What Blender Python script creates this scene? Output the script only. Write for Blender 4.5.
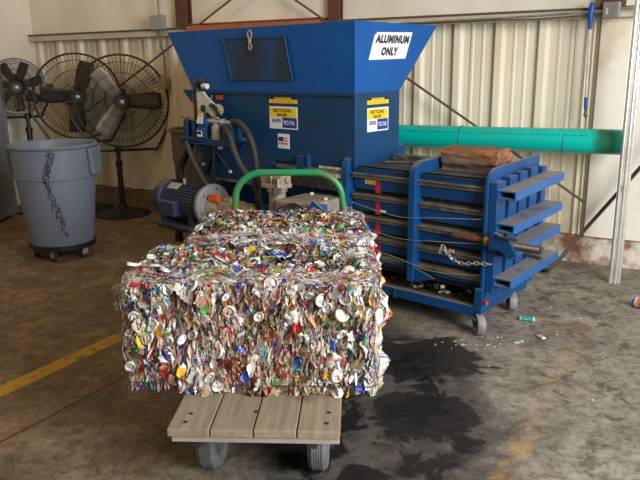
import bpy, bmesh, math, random
import numpy as np
from mathutils import Vector, Matrix, noise
random.seed(7); rng = np.random.default_rng(11)
for o in list(bpy.data.objects): bpy.data.objects.remove(o, do_unlink=True)
scene = bpy.context.scene
COL = scene.collection
R = math.radians
PI = math.pi

# ------------------------------------------------------------------ camera
FPX, PITCH, ROLL = 685.0, R(14.35), R(-0.74)
cam_d = bpy.data.cameras.new('camera'); cam = bpy.data.objects.new('camera', cam_d); COL.objects.link(cam)
cp, sp = math.cos(PITCH), math.sin(PITCH)
Fv = Vector((0, cp, -sp)); U0 = Vector((0, sp, cp)); R0 = Vector((1, 0, 0))
Rv = math.cos(ROLL)*R0 + math.sin(ROLL)*U0; Uv = -math.sin(ROLL)*R0 + math.cos(ROLL)*U0
m = Matrix((Rv, Uv, -Fv)).transposed().to_4x4(); m.translation = Vector((0, 0, 1.4))
cam.matrix_world = m
cam_d.sensor_width = 36; cam_d.lens = FPX/640*36; cam_d.clip_end = 200
scene.camera = cam

# ------------------------------------------------------------------ world and light
w = bpy.data.worlds.new('world'); scene.world = w; w.use_nodes = True
bg = w.node_tree.nodes['Background']; bg.inputs[0].default_value = (1.0, 0.77, 0.50, 1); bg.inputs[1].default_value = 0.31

def area(name, loc, target, sx, sy, power, color):
    d = bpy.data.lights.new(name, 'AREA'); d.shape = 'RECTANGLE'; d.size = sx; d.size_y = sy
    d.energy = power; d.color = color
    o = bpy.data.objects.new(name, d); COL.objects.link(o); o.location = loc
    o.rotation_euler = (Vector(target)-Vector(loc)).to_track_quat('-Z', 'Y').to_euler()
    return o
area('doorway_daylight', (3.1, -0.5, 2.25), (1.2, 4.2, 0.4), 2.4, 2.4, 395, (0.97, 0.975, 0.96))
area('added_warm_fill', (-1.6, 4.2, 4.3), (-2.9, 7.2, 0.9), 0.5, 0.5, 22, (1.0, 0.66, 0.26))  # invented warm fill, added to tint the left side

vs = scene.view_settings
vs.view_transform = 'Standard'; vs.look = 'None'; vs.gamma = 1.0; vs.use_curve_mapping = False
vs.exposure = 0.0

# ------------------------------------------------------------------ frames of reference
BO = Vector((0.856, 3.408, 0)); BA = R(-41.0)         # baler: origin under its front right corner
WO = Vector((1.906, 4.734, 0)); WA = R(-30.0)         # back wall

# ------------------------------------------------------------------ helpers
def sock(n, name):
    return n.inputs[name]
def mat(name, col, rough=0.5, metal=0.0, col2=None, scale=6.0, lo=0.4, hi=0.65, dust=None, dust_amt=0.8,
        bump=0.0, bscale=40.0, spec=0.5, stretch=(1, 1, 1), det=6.0):
    mt = bpy.data.materials.new(name); mt.use_nodes = True
    nt = mt.node_tree; N = nt.nodes; L = nt.links
    b = N['Principled BSDF']
    b.inputs['Base Color'].default_value = (*col, 1); b.inputs['Roughness'].default_value = rough
    b.inputs['Metallic'].default_value = metal; b.inputs['Specular IOR Level'].default_value = spec
    tc = N.new('ShaderNodeTexCoord'); mp = N.new('ShaderNodeMapping'); L.new(tc.outputs['Object'], mp.inputs[0])
    mp.inputs['Scale'].default_value = stretch
    out = None
    if col2:
        nz = N.new('ShaderNodeTexNoise'); nz.inputs['Scale'].default_value = scale; nz.inputs['Detail'].default_value = det
        nz.inputs['Roughness'].default_value = 0.65
        L.new(mp.outputs[0], nz.inputs['Vector'])
        mr = N.new('ShaderNodeMapRange'); mr.inputs[1].default_value = lo; mr.inputs[2].default_value = hi
        L.new(nz.outputs['Fac'], mr.inputs[0])
        mx = N.new('ShaderNodeMix'); mx.data_type = 'RGBA'
        mx.inputs[6].default_value = (*col, 1); mx.inputs[7].default_value = (*col2, 1)
        L.new(mr.outputs[0], mx.inputs[0]); out = mx.outputs[2]
    if dust:
        g = N.new('ShaderNodeNewGeometry'); sx = N.new('ShaderNodeSeparateXYZ'); L.new(g.outputs['Normal'], sx.inputs[0])
        nz2 = N.new('ShaderNodeTexNoise'); nz2.inputs['Scale'].default_value = 9; nz2.inputs['Detail'].default_value = 6
        L.new(tc.outputs['Object'], nz2.inputs['Vector'])
        m1 = N.new('ShaderNodeMapRange'); m1.inputs[1].default_value = 0.55; m1.inputs[2].default_value = 0.95
        m1.inputs[4].default_value = dust_amt; L.new(sx.outputs[2], m1.inputs[0])
        m2 = N.new('ShaderNodeMapRange'); m2.inputs[1].default_value = 0.25; m2.inputs[2].default_value = 0.45
        L.new(nz2.outputs['Fac'], m2.inputs[0])
        mm = N.new('ShaderNodeMath'); mm.operation = 'MULTIPLY'; L.new(m1.outputs[0], mm.inputs[0]); L.new(m2.outputs[0], mm.inputs[1])
        md = N.new('ShaderNodeMix'); md.data_type = 'RGBA'
        if out: L.new(out, md.inputs[6])
        else: md.inputs[6].default_value = (*col, 1)
        md.inputs[7].default_value = (*dust, 1); L.new(mm.outputs[0], md.inputs[0]); out = md.outputs[2]
    if out: L.new(out, b.inputs['Base Color'])
    if bump:
        nb = N.new('ShaderNodeTexNoise'); nb.inputs['Scale'].default_value = bscale; nb.inputs['Detail'].default_value = 5
        L.new(mp.outputs[0], nb.inputs['Vector'])
        bp = N.new('ShaderNodeBump'); bp.inputs['Strength'].default_value = bump; bp.inputs['Distance'].default_value = 0.01
        L.new(nb.outputs['Fac'], bp.inputs['Height']); L.new(bp.outputs[0], b.inputs['Normal'])
    return mt

class MB:
    """collects shapes for ONE mesh object"""
    def __init__(s): s.v = []; s.f = []; s.m = []
    def add(s, vs, fs, mi=0, M=None):
        o = len(s.v)
        s.v += [tuple(M @ Vector(p)) if M is not None else tuple(p) for p in vs]
        s.f += [tuple(i+o for i in f) for f in fs]; s.m += [mi]*len(fs); return s
    def box(s, x0, x1, y0, y1, z0, z1, mi=0, M=None):
        vs = [(x, y, z) for z in (z0, z1) for y in (y0, y1) for x in (x0, x1)]
        return s.add(vs, [(0, 2, 3, 1), (4, 5, 7, 6), (0, 1, 5, 4), (2, 6, 7, 3), (0, 4, 6, 2), (1, 3, 7, 5)], mi, M)
    def prism(s, poly, axis, a, b, mi=0, M=None):
        n = len(poly)
        def P(u, v, t): return (t, u, v) if axis == 'x' else ((u, t, v) if axis == 'y' else (u, v, t))
        vs = [P(u, v, a) for u, v in poly]+[P(u, v, b) for u, v in poly]
        fs = [tuple(range(n))[::-1], tuple(range(n, 2*n))]+[(i, (i+1) % n, (i+1) % n+n, i+n) for i in range(n)]
        return s.add(vs, fs, mi, M)
    def tube(s, pts, r, n=10, mi=0, caps=True, closed=False, M=None):
        pts = [Vector(p) for p in pts]; k = len(pts); vs = []; fs = []
        rs = r if isinstance(r, (list, tuple)) else [r]*k
        up = Vector((0, 0, 1)); prev = None
        for i, p in enumerate(pts):
            if closed: d = pts[(i+1) % k]-pts[i-1]
            else: d = pts[min(i+1, k-1)]-pts[max(i-1, 0)]
            d.normalize()
            if prev is None:
                a = d.cross(up)
                if a.length < 1e-3: a = d.cross(Vector((1, 0, 0)))
            else:
                a = prev-d*prev.dot(d)
            a.normalize(); prev = a; b = d.cross(a)
            for j in range(n):
                t = 2*PI*j/n; vs.append(p+(a*math.cos(t)+b*math.sin(t))*rs[i])
        for i in range(k if closed else k-1):
            i2 = (i+1) % k
            for j in range(n):
                fs.append((i*n+j, i*n+(j+1) % n, i2*n+(j+1) % n, i2*n+j))
        if caps and not closed: fs += [tuple(range(n))[::-1], tuple(range((k-1)*n, k*n))]
        return s.add(vs, fs, mi, M)
    def cyl(s, a, b, r, n=20, mi=0, r2=None, M=None):
        return s.tube([a, b], [r, r if r2 is None else r2], n, mi, M=M)
    def lathe(s, prof, n=32, mi=0, M=None, axis='z'):
        vs = []; fs = []; k = len(prof)
        for r, z in prof:
            for j in range(n):
                t = 2*PI*j/n; x, y = r*math.cos(t), r*math.sin(t)
                vs.append((x, y, z) if axis == 'z' else ((z, x, y) if axis == 'x' else (y, z, x)))
        for i in range(k-1):
            for j in range(n): fs.append((i*n+j, i*n+(j+1) % n, (i+1)*n+(j+1) % n, (i+1)*n+j))
        return s.add(vs, fs, mi, M)
    def build(s, name, mats, parent=None, smooth=False, bevel=0.0, fix=True):
        me = bpy.data.meshes.new(name); me.from_pydata(s.v, [], s.f)
        if not isinstance(mats, (list, tuple)): mats = [mats]
        for a in mats: me.materials.append(a)
        me.polygons.foreach_set('material_index', s.m)
        if fix:
            bm = bmesh.new(); bm.from_mesh(me); bmesh.ops.recalc_face_normals(bm, faces=bm.faces); bm.to_mesh(me); bm.free()
        o = bpy.data.objects.new(name, me); COL.objects.link(o)
        if parent: o.parent = parent
        if smooth:
            me.polygons.foreach_set('use_smooth', [True]*len(me.polygons))
            es = o.modifiers.new('split', 'EDGE_SPLIT'); es.split_angle = R(38)
        if bevel:
            bv = o.modifiers.new('bevel', 'BEVEL'); bv.width = bevel; bv.segments = 2; bv.limit_method = 'ANGLE'; bv.angle_limit = R(40)
        return o
def tag(o, label=None, cat=None, group=None, kind=None):
    if label: o['label'] = label
    if cat: o['category'] = cat
    if group: o['group'] = group
    if kind: o['kind'] = kind
    return o
def thing(name, label, cat, loc=(0, 0, 0), rz=0.0, group=None):
    o = bpy.data.objects.new(name, None); COL.objects.link(o); o.location = loc; o.rotation_euler = (0, 0, rz)
    o.empty_display_size = 0.1
    return tag(o, label, cat, group)
def arc(cx, cy, r, a0, a1, n):
    return [(cx+r*math.cos(R(a0+(a1-a0)*i/n)), cy+r*math.sin(R(a0+(a1-a0)*i/n))) for i in range(n+1)]
def smoothpath(pts, n=6):
    P = [Vector(p) for p in pts]; out = []
    for i in range(len(P)-1):
        p0 = P[max(i-1, 0)]; p1 = P[i]; p2 = P[i+1]; p3 = P[min(i+2, len(P)-1)]
        for k in range(n):
            t = k/n
            out.append(0.5*((2*p1)+(p2-p0)*t+(2*p0-5*p1+4*p2-p3)*t*t+(3*p1-p0-3*p2+p3)*t**3))
    out.append(P[-1]); return out
def lettering(name, text, origin, ux, uy, width, height, m, parent, shear=0.0, label=None, bold=0.0, depth=0.0006, spacing=1.0):
    """flat lettering: origin = lower left corner, ux/uy = directions of reading and up"""
    cu = bpy.data.curves.new(name, 'FONT'); cu.body = text; cu.size = 1; cu.offset = bold; cu.space_character = spacing
    t = bpy.data.objects.new('tmp', cu); COL.objects.link(t)
    dg = bpy.context.evaluated_depsgraph_get(); me = bpy.data.meshes.new_from_object(t.evaluated_get(dg))
    bpy.data.objects.remove(t, do_unlink=True)
    xs = [v.co.x for v in me.vertices]; ys = [v.co.y for v in me.vertices]
    x0, x1, y0, y1 = min(xs), max(xs), min(ys), max(ys)
    ux = Vector(ux); uy = Vector(uy); nn = ux.cross(uy); og = Vector(origin)
    for v in me.vertices:
        a = (v.co.x-x0)/(x1-x0)*width; b = (v.co.y-y0)/(y1-y0)*height
        v.co = og+ux*(a+shear*b)+uy*b+nn*depth
    me.name = name; me.materials.clear(); me.materials.append(m)
    o = bpy.data.objects.new(name, me); COL.objects.link(o); o.parent = parent
    return o
def B(x, y, z=0):      # baler coordinates to world
    return BO+Matrix.Rotation(BA, 3, 'Z') @ Vector((x, y, z))
def W(x, y, z=0):      # wall coordinates to world (x along, y into the wall)
    return WO+Matrix.Rotation(WA, 3, 'Z') @ Vector((x, y, z))

# ------------------------------------------------------------------ materials
DUST = (0.20, 0.17, 0.13)
M = {}
M['hopper'] = mat('hopper_blue_paint', (0.0, 0.088, 0.36), 0.42, col2=(0.0, 0.068, 0.28), scale=2.2, lo=.35, hi=.75, spec=.3)
M['body'] = mat('feed_box_blue_paint', (0.002, 0.052, 0.155), 0.5, col2=(0.006, 0.040, 0.105), scale=3.0, spec=.35, dust=DUST)
M['blue'] = mat('chamber_blue_paint', (0.003, 0.060, 0.215), 0.45, col2=(0.006, 0.044, 0.135), scale=5.0, spec=.35, dust=DUST, dust_amt=.85)
M['bluelite'] = mat('bar_blue_paint', (0.010, 0.10, 0.34), 0.45, col2=(0.02, 0.08, 0.24), scale=7.0, spec=.35, dust=(0.22, 0.21, 0.21), dust_amt=1.0)
M['darkblue'] = mat('motor_blue_paint', (0.012, 0.03, 0.10), 0.45, col2=(0.03, 0.045, 0.09), scale=14, dust=DUST, dust_amt=.5)
M['ledge'] = mat('dusty_ledge_steel', (0.19, 0.17, 0.14), 0.8, col2=(0.06, 0.058, 0.055), scale=11)
M['slot'] = mat('dark_slot_steel', (0.015, 0.013, 0.012), 0.8, col2=(0.07, 0.055, 0.04), scale=30, lo=.5, hi=.7)
M['topplate'] = mat('grimy_top_plate', (0.035, 0.05, 0.055), 0.75, col2=(0.14, 0.11, 0.08), scale=8, lo=.5, hi=.7)
M['rusty'] = mat('rusty_floor_pan', (0.10, 0.055, 0.025), 0.85, col2=(0.03, 0.02, 0.015), scale=9)
M['hatch'] = mat('grimy_hatch_mesh', (0.006, 0.050, 0.15), 0.65, col2=(0.02, 0.022, 0.026), scale=5, stretch=(1, 1, .4), bump=.6, bscale=140)
M['steel'] = mat('galvanised_steel', (0.52, 0.53, 0.52), 0.35, 0.8, col2=(0.32, 0.33, 0.33), scale=12)
M['conduit'] = mat('bright_conduit', (0.86, 0.87, 0.85), 0.25, 0.75, col2=(0.72, 0.72, 0.71), scale=9)
M['chain'] = mat('chain_zinc', (0.55, 0.54, 0.5), 0.35, 0.6)
M['greybox'] = mat('grey_box_paint', (0.30, 0.31, 0.32), 0.5, 0.2)
M['black'] = mat('black_paint', (0.012, 0.012, 0.012), 0.4)
M['rubber'] = mat('black_rubber', (0.022, 0.02, 0.018), 0.6, dust=(0.1, 0.085, 0.06), dust_amt=.6)
M['greyhose'] = mat('grey_hose_rubber', (0.04, 0.036, 0.032), 0.6)
M['tire'] = mat('grey_tyre_rubber', (0.16, 0.17, 0.18), 0.75, col2=(0.10, 0.105, 0.11), scale=30, bump=.3, bscale=60)
M['caster'] = mat('grey_caster_tread', (0.24, 0.23, 0.24), 0.6, col2=(0.15, 0.14, 0.14), scale=18)
M['tan'] = mat('dusty_tan_metal', (0.42, 0.34, 0.24), 0.6, col2=(0.28, 0.22, 0.15), scale=16)
M['greymach'] = mat('dusty_grey_metal', (0.34, 0.30, 0.25), 0.6, col2=(0.22, 0.19, 0.15), scale=12)
M['white'] = mat('white_paint', (0.75, 0.73, 0.68), 0.5, col2=(0.55, 0.5, 0.42), scale=10)
M['sign'] = mat('sign_white', (0.78, 0.80, 0.84), 0.4)
M['ink'] = mat('black_ink', (0.006, 0.006, 0.008), 0.5)
M['yellow'] = mat('sticker_yellow', (0.85, 0.60, 0.01), 0.4)
M['navy'] = mat('sticker_navy', (0.02, 0.03, 0.30), 0.4)
M['orange'] = mat('sticker_orange', (0.75, 0.10, 0.015), 0.5)
M['red'] = mat('red_paint', (0.55, 0.015, 0.03), 0.5)
M['pinkred'] = mat('faded_red_print', (0.65, 0.22, 0.18), 0.5)
M['brass'] = mat('brass', (0.5, 0.32, 0.08), 0.35, 0.8)
M['rust'] = mat('rusted_rod', (0.22, 0.08, 0.03), 0.7, .2, col2=(0.07, 0.03, 0.015), scale=20)
M['darkrod'] = mat('dark_threaded_rod', (0.10, 0.08, 0.07), 0.45, .6)
M['green'] = mat('green_handle_paint', (0.006, 0.25, 0.10), 0.35, col2=(0.07, 0.19, 0.05), scale=4, lo=.45, hi=.62)
M['teal'] = mat('teal_pipe_plastic', (0.0, 0.50, 0.43), 0.28, col2=(0.005, 0.44, 0.37), scale=3)
M['tealtip'] = mat('moss_stained_pipe_end', (0.01, 0.15, 0.05), 0.5, col2=(0.0, 0.34, 0.26), scale=8, lo=.45, hi=.7)
M['tealink'] = mat('pipe_print', (0.0, 0.09, 0.10), 0.5)
M['trashgrey'] = mat('blue_grey_plastic', (0.155, 0.19, 0.255), 0.5, col2=(0.14, 0.165, 0.21), scale=4)
M['scuff'] = mat('black_scuff', (0.03, 0.03, 0.045), 0.7)
M['tancan'] = mat('brown_plastic', (0.16, 0.12, 0.075), 0.6)
M['cab'] = mat('cabinet_grey_paint', (0.22, 0.24, 0.27), 0.5)
M['hole'] = mat('perforation_dark', (0.02, 0.02, 0.02), 0.8)
M['grille'] = mat('fan_guard_wire', (0.03, 0.026, 0.022), 0.45)
M['blade'] = mat('fan_blade_metal', (0.55, 0.52, 0.47), 0.45, 0.2, col2=(0.38, 0.35, 0.3), scale=9)
M['bladedark'] = mat('dark_fan_blade', (0.05, 0.035, 0.028), 0.5, 0.1)
M['handleblue'] = mat('blue_plastic', (0.01, 0.08, 0.45), 0.35)
M['redoxide'] = mat('red_oxide_steel', (0.12, 0.045, 0.025), 0.6, col2=(0.07, 0.03, 0.02), scale=8)
M['orangeoxide'] = mat('orange_primer_steel', (0.42, 0.13, 0.045), 0.6, col2=(0.28, 0.10, 0.04), scale=6)
M['rod'] = mat('dull_brown_rod', (0.12, 0.09, 0.07), 0.6, .3)
M['girt'] = mat('cream_trim', (0.55, 0.50, 0.37), 0.5, col2=(0.42, 0.37, 0.26), scale=7)
M['vinyl'] = mat('white_vinyl_insulation', (0.74, 0.70, 0.62), 0.5, col2=(0.66, 0.62, 0.54), scale=2.0, bump=.15, bscale=5)
M['wallpanel'] = mat('cream_ribbed_panel', (0.78, 0.72, 0.575), 0.42, col2=(0.62, 0.53, 0.36), scale=2.2, lo=.45, hi=.75, stretch=(1, 1, .35), det=8)
M['board'] = mat('flat_cream_board', (0.78, 0.74, 0.66), 0.45, col2=(0.58, 0.47, 0.29), scale=1.9, lo=.5, hi=.72)
M['twine'] = mat('pale_wire', (0.35, 0.35, 0.34), 0.4, .6)

# wood for cart planks and the block
def wood(name, a, b, c, sc=3.0, axis='Y', knots=True):
    mt = bpy.data.materials.new(name); mt.use_nodes = True; nt = mt.node_tree; N = nt.nodes; L = nt.links
    bs = N['Principled BSDF']; bs.inputs['Roughness'].default_value = .75
    tc = N.new('ShaderNodeTexCoord'); mp = N.new('ShaderNodeMapping'); L.new(tc.outputs['Object'], mp.inputs[0])
    mp.inputs['Scale'].default_value = (14, 1.2, 14) if axis == 'Y' else (1.2, 10, 14)
    nz = N.new('ShaderNodeTexNoise'); nz.inputs['Scale'].default_value = sc; nz.inputs['Detail'].default_value = 8; L.new(mp.outputs[0], nz.inputs['Vector'])
    cr = N.new('ShaderNodeValToRGB'); cr.color_ramp.elements[0].position = .3; cr.color_ramp.elements[0].color = (*a, 1)
    cr.color_ramp.elements[1].position = .7; cr.color_ramp.elements[1].color = (*b, 1); L.new(nz.outputs['Fac'], cr.inputs[0])
    n2 = N.new('ShaderNodeTexNoise'); n2.inputs['Scale'].default_value = 5; n2.inputs['Detail'].default_value = 4; L.new(tc.outputs['Object'], n2.inputs['Vector'])
    mr = N.new('ShaderNodeMapRange'); mr.inputs[1].default_value = .56; mr.inputs[2].default_value = .7; L.new(n2.outputs['Fac'], mr.inputs[0])
    mx = N.new('ShaderNodeMix'); mx.data_type = 'RGBA'; L.new(mr.outputs[0], mx.inputs[0]); L.new(cr.outputs[0], mx.inputs[6]); mx.inputs[7].default_value = (*c, 1)
    L.new(mx.outputs[2], bs.inputs['Base Color'])
    bp = N.new('ShaderNodeBump'); bp.inputs['Strength'].default_value = .4; bp.inputs['Distance'].default_value = .006
    L.new(nz.outputs['Fac'], bp.inputs['Height']); L.new(bp.outputs[0], bs.inputs['Normal'])
    return mt
M['plank'] = wood('weathered_plank', (0.23, 0.18, 0.125), (0.35, 0.285, 0.205), (0.15, 0.11, 0.075))
M['plankgrey'] = wood('grey_worn_board', (0.28, 0.25, 0.22), (0.40, 0.365, 0.32), (0.30, 0.26, 0.2), axis='X')
M['log'] = wood('rotting_orange_timber', (0.06, 0.03, 0.02), (0.36, 0.16, 0.065), (0.16, 0.10, 0.07), sc=2.0, axis='X')
M['loggrey'] = wood('grey_brown_bark_timber', (0.05, 0.035, 0.027), (0.20, 0.145, 0.11), (0.15, 0.11, 0.08), sc=2.5, axis='X')

# floor ------------------------------------------------------------
def floor_material():
    mt = bpy.data.materials.new('stained_concrete'); mt.use_nodes = True; nt = mt.node_tree; N = nt.nodes; L = nt.links
    bs = N['Principled BSDF']
    g = N.new('ShaderNodeNewGeometry'); pos = g.outputs['Position']
    def nz(scale, det=6, rough=.6, vec=None, dist=0.0):
        n = N.new('ShaderNodeTexNoise'); n.inputs['Scale'].default_value = scale; n.inputs['Detail'].default_value = det
        n.inputs['Roughness'].default_value = rough; n.inputs['Distortion'].default_value = dist
        L.new(vec or pos, n.inputs['Vector']); return n.outputs['Fac']
    def mr(s, a, b, c=0.0, d=1.0, smooth=True):
        n = N.new('ShaderNodeMapRange'); n.interpolation_type = 'SMOOTHSTEP' if smooth else 'LINEAR'
        L.new(s, n.inputs[0]); n.inputs[1].default_value = a; n.inputs[2].default_value = b; n.inputs[3].default_value = c; n.inputs[4].default_value = d
        return n.outputs[0]
    def ma(op, a, b):
        n = N.new('ShaderNodeMath'); n.operation = op
        for i, x in enumerate((a, b)):
            if isinstance(x, (int, float)): n.inputs[i].default_value = x
            else: L.new(x, n.inputs[i])
        return n.outputs[0]
    def mix(f, a, b):
        n = N.new('ShaderNodeMix'); n.data_type = 'RGBA'
        if isinstance(f, (int, float)): n.inputs[0].default_value = f
        else: L.new(f, n.inputs[0])
        for i, x in ((6, a), (7, b)):
            if isinstance(x, tuple): n.inputs[i].default_value = (*x, 1)
            else: L.new(x, n.inputs[i])
        return n.outputs[2]
    sep = N.new('ShaderNodeSeparateXYZ'); L.new(pos, sep.inputs[0]); X, Y = sep.outputs[0], sep.outputs[1]
    # coordinates across / along the painted lines (they run square to the back wall)
    u = ma('ADD', ma('MULTIPLY', X, math.cos(WA)), ma('MULTIPLY', Y, math.sin(WA)))
    v = ma('ADD', ma('MULTIPLY', X, -math.sin(WA)), ma('MULTIPLY', Y, math.cos(WA)))
    big = nz(.9, 4); mid = nz(3.5, 8, .7); fine = nz(22, 6, .7); grit = nz(90, 3)
    grey = mix(mr(mid, .35, .68), (0.185, 0.165, 0.142), (0.32, 0.29, 0.25))
    brown = mix(mr(mid, .35, .68), (0.15, 0.095, 0.042), (0.27, 0.185, 0.095))
    side = mr(ma('ADD', ma('SUBTRACT', X, ma('MULTIPLY', Y, .45)), ma('MULTIPLY', ma('SUBTRACT', big, .5), 2.4)), -2.6, -.7)  # browner to the left and rear: floor's own brown plus dim warm light painted in
    c = mix(side, brown, grey)
    det = nz(9.0, 12, .78, dist=.3)
    c = mix(ma('MULTIPLY', mr(det, .48, .60), .62), c, (0.070, 0.054, 0.040))
    c = mix(ma('MULTIPLY', mr(det, .36, .46, 1, 0), .35), c, (0.42, 0.36, 0.28))
    c = mix(ma('MULTIPLY', mr(fine, .48, .62), .45), c, (0.06, 0.048, 0.036))
    c = mix(ma('MULTIPLY', mr(grit, .55, .68), .40), c, (0.36, 0.32, 0.27))
    sp0 = nz(38, 4, .6)
    c = mix(ma('MULTIPLY', mr(sp0, .62, .67), .6), c, (0.04, 0.034, 0.028))
    # rust / orange blotches
    ru = nz(2.3, 6, .7, dist=.6)
    c = mix(ma('MULTIPLY', mr(ru, .56, .7), .5), c, (0.20, 0.09, 0.03))
    # dark spots, right hand side
    sv = N.new('ShaderNodeMapping'); sv.inputs['Scale'].default_value = (1, 1.0, 1); L.new(pos, sv.inputs[0])
    sp1 = nz(7.5, 5, .65, sv.outputs[0], .4)
    c = mix(ma('MULTIPLY', ma('MULTIPLY', mr(sp1, .57, .62), mr(X, .4, 1.2)), .7), c, (0.045, 0.04, 0.035))
    # scratches
    scv = N.new('ShaderNodeMapping'); scv.inputs['Rotation'].default_value = (0, 0, R(-35)); scv.inputs['Scale'].default_value = (1.2, 26, 1); L.new(pos, scv.inputs[0])
    sc = nz(3.0, 4, .6, scv.outputs[0])
    c = mix(ma('MULTIPLY', ma('MULTIPLY', mr(sc, .62, .68), mr(X, .5, .9)), .35), c, (0.36, 0.33, 0.29))
    # wide oil stain beside and under the bale
    def blob(cx, cy, rx, ry, n, amp):
        dx = ma('DIVIDE', ma('SUBTRACT', X, cx), rx); dy = ma('DIVIDE', ma('SUBTRACT', Y, cy), ry)
        d = ma('POWER', ma('ADD', ma('MULTIPLY', dx, dx), ma('MULTIPLY', dy, dy)), .5)
        return ma('ADD', d, ma('MULTIPLY', ma('SUBTRACT', n, .5), amp))
    on = nz(4.0, 8, .7, dist=.5)
    d1 = blob(.20, 2.62, .47, .90, on, 1.25)
    wet = mr(d1, .78, .98, 1.0, 0.0)
    stain = mr(d1, .95, 1.25, 1.0, 0.0)
    c = mix(ma('MULTIPLY', stain, .86), c, (0.050, 0.045, 0.044))
    c = mix(ma('MULTIPLY', ma('MULTIPLY', stain, mr(det, .42, .56, 1, 0)), .35), c, (0.16, 0.145, 0.13))
    on2 = nz(5.5, 6, .65, dist=.8)
    wet2 = ma('MULTIPLY', wet, mr(on2, .46, .54, .12, 1.0))
    c = mix(ma('MULTIPLY', wet2, .93), c, (0.010, 0.009, 0.010))
    d4 = blob(.50, 3.12, .36, .27, on, 1.5)
    c = mix(ma('MULTIPLY', mr(d4, .8, .98, 1, 0), .93), c, (0.010, 0.009, 0.010))
    d5 = blob(.42, 2.55, .22, .20, on2, 1.8)
    c = mix(ma('MULTIPLY', mr(d5, .8, .95, 1, 0), .9), c, (0.010, 0.009, 0.010))
    # darker ground below the baler
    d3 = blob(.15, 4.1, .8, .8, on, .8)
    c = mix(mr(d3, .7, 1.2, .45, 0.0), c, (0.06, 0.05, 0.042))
    # painted yellow lines, worn
    wear = nz(16, 8, .8); wear2 = nz(3.2, 4, .6)
    ul = -2.655
    l1 = ma('MULTIPLY', mr(ma('ABSOLUTE', ma('SUBTRACT', u, ul), 0), .044, .054, 1, 0), ma('SUBTRACT', mr(wear, .38, .50), ma('MULTIPLY', mr(wear2, .52, .60), .6)))
    l1 = ma('MULTIPLY', l1, mr(v, 4.6, 5.0, 1, 0))
    c = mix(ma('MULTIPLY', l1, .85), c, (0.58, 0.33, 0.02))
    u2 = -.510
    l2 = ma('MULTIPLY', mr(ma('ABSOLUTE', ma('SUBTRACT', u, u2), 0), .030, .055, 1, 0), mr(ma('ADD', wear, ma('MULTIPLY', wear2, .6)), .74, .95))
    l2 = ma('MULTIPLY', l2, mr(v, 3.1, 3.6, 1, .15))
    c = mix(ma('MULTIPLY', l2, .55), c, (0.45, 0.24, 0.05))
    # sawn joint in the slab
    uj = -2.27
    wob = ma('MULTIPLY', ma('SUBTRACT', nz(6, 4), .5), .012)
    j = mr(ma('ABSOLUTE', ma('ADD', ma('SUBTRACT', u, uj), wob), 0), .004, .010, 1, 0)
    jb = ma('MULTIPLY', mr(ma('ABSOLUTE', ma('ADD', ma('SUBTRACT', u, uj), wob), 0), .0, .09, 1, 0), mr(mid, .4, .6))
    c = mix(ma('MULTIPLY', jb, .5), c, (0.17, 0.09, 0.035))
    c = mix(ma('MULTIPLY', j, .75), c, (0.035, 0.028, 0.022))
    L.new(c, bs.inputs['Base Color'])
    rg = mr(mid, .3, .7, .62, .85)
    rr = ma('SUBTRACT', rg, ma('MULTIPLY', wet2, .28)); L.new(rr, bs.inputs['Roughness'])
    bs.inputs['Specular IOR Level'].default_value = .3
    bp = N.new('ShaderNodeBump'); bp.inputs['Strength'].default_value = .25; bp.inputs['Distance'].default_value = .008
    h = ma('ADD', ma('MULTIPLY', fine, .6), ma('MULTIPLY', j, -.8)); L.new(h, bp.inputs['Height']); L.new(bp.outputs[0], bs.inputs['Normal'])
    return mt

# ================================================================== THE SETTING
o = MB().box(-6.5, 6.5, -3.5, 9.5, -0.1, 0.0).build('floor', floor_material()); tag(o, kind='structure')

WROOT = Matrix.Translation(WO) @ Matrix.Rotation(WA, 4, 'Z')
XL, XR = -5.62, 3.4
# ribbed lower panelling: one extruded profile
def ribbed(x0, x1, period, phase):
    pr = [(x0, 0.0)]
    k = math.floor((x0-phase)/period)
    x = phase+k*period
    while x < x1:
        for dx, h in ((0.0, 0), (.018, -.032), (.062, -.032), (.085, 0), (.135, 0), (.141, -.005), (.155, -.005), (.161, 0),
                      (.215, 0), (.221, -.005), (.235, -.005), (.241, 0)):
            xx = x+dx
            if x0 < xx < x1: pr.append((xx, h))
        x += period
    pr.append((x1, 0.0)); return pr
prof = ribbed(XL, -0.12, .305, -.74)
mb = MB(); vs = []; fs = []
for x, h in prof: vs += [(x, h, .2), (x, h, 1.71)]
for i in range(len(prof)-1): fs.append((2*i, 2*i+2, 2*i+3, 2*i+1))
mb.add(vs, fs, 0, WROOT)
mb.box(XL-.2, -0.1, .004, .03, .2, 4.4, 0, WROOT)
# folded recess and flat boards at the right
mb.box(-.12, -.02, -.006, .03, .2, 1.70, 0, WROOT)
for xa in (-.115, -.075, -.045): mb.prism([(xa, -.006), (xa+.012, -.02), (xa+.026, -.006)], 'z', .2, 1.66, 0, WROOT)
mb.box(.36, XR, 0, .03, .2, 1.70, 0, WROOT)
for i in range(10): mb.prism([(.42+i*.305, 0), (.44+i*.305, -.026), (.48+i*.305, -.026), (.5+i*.305, 0)], 'z', .2, 1.68, 0, WROOT)
wall = mb.build('wall_back', M['wallpanel']); tag(wall, kind='structure')
o = MB().box(-.02, .17, -.045, -.012, .2, 1.67, 0, WROOT).box(.175, .36, -.035, -.012, .2, 1.67, 0, WROOT).build('trim_1', M['board'], wall, bevel=.004)
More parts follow.
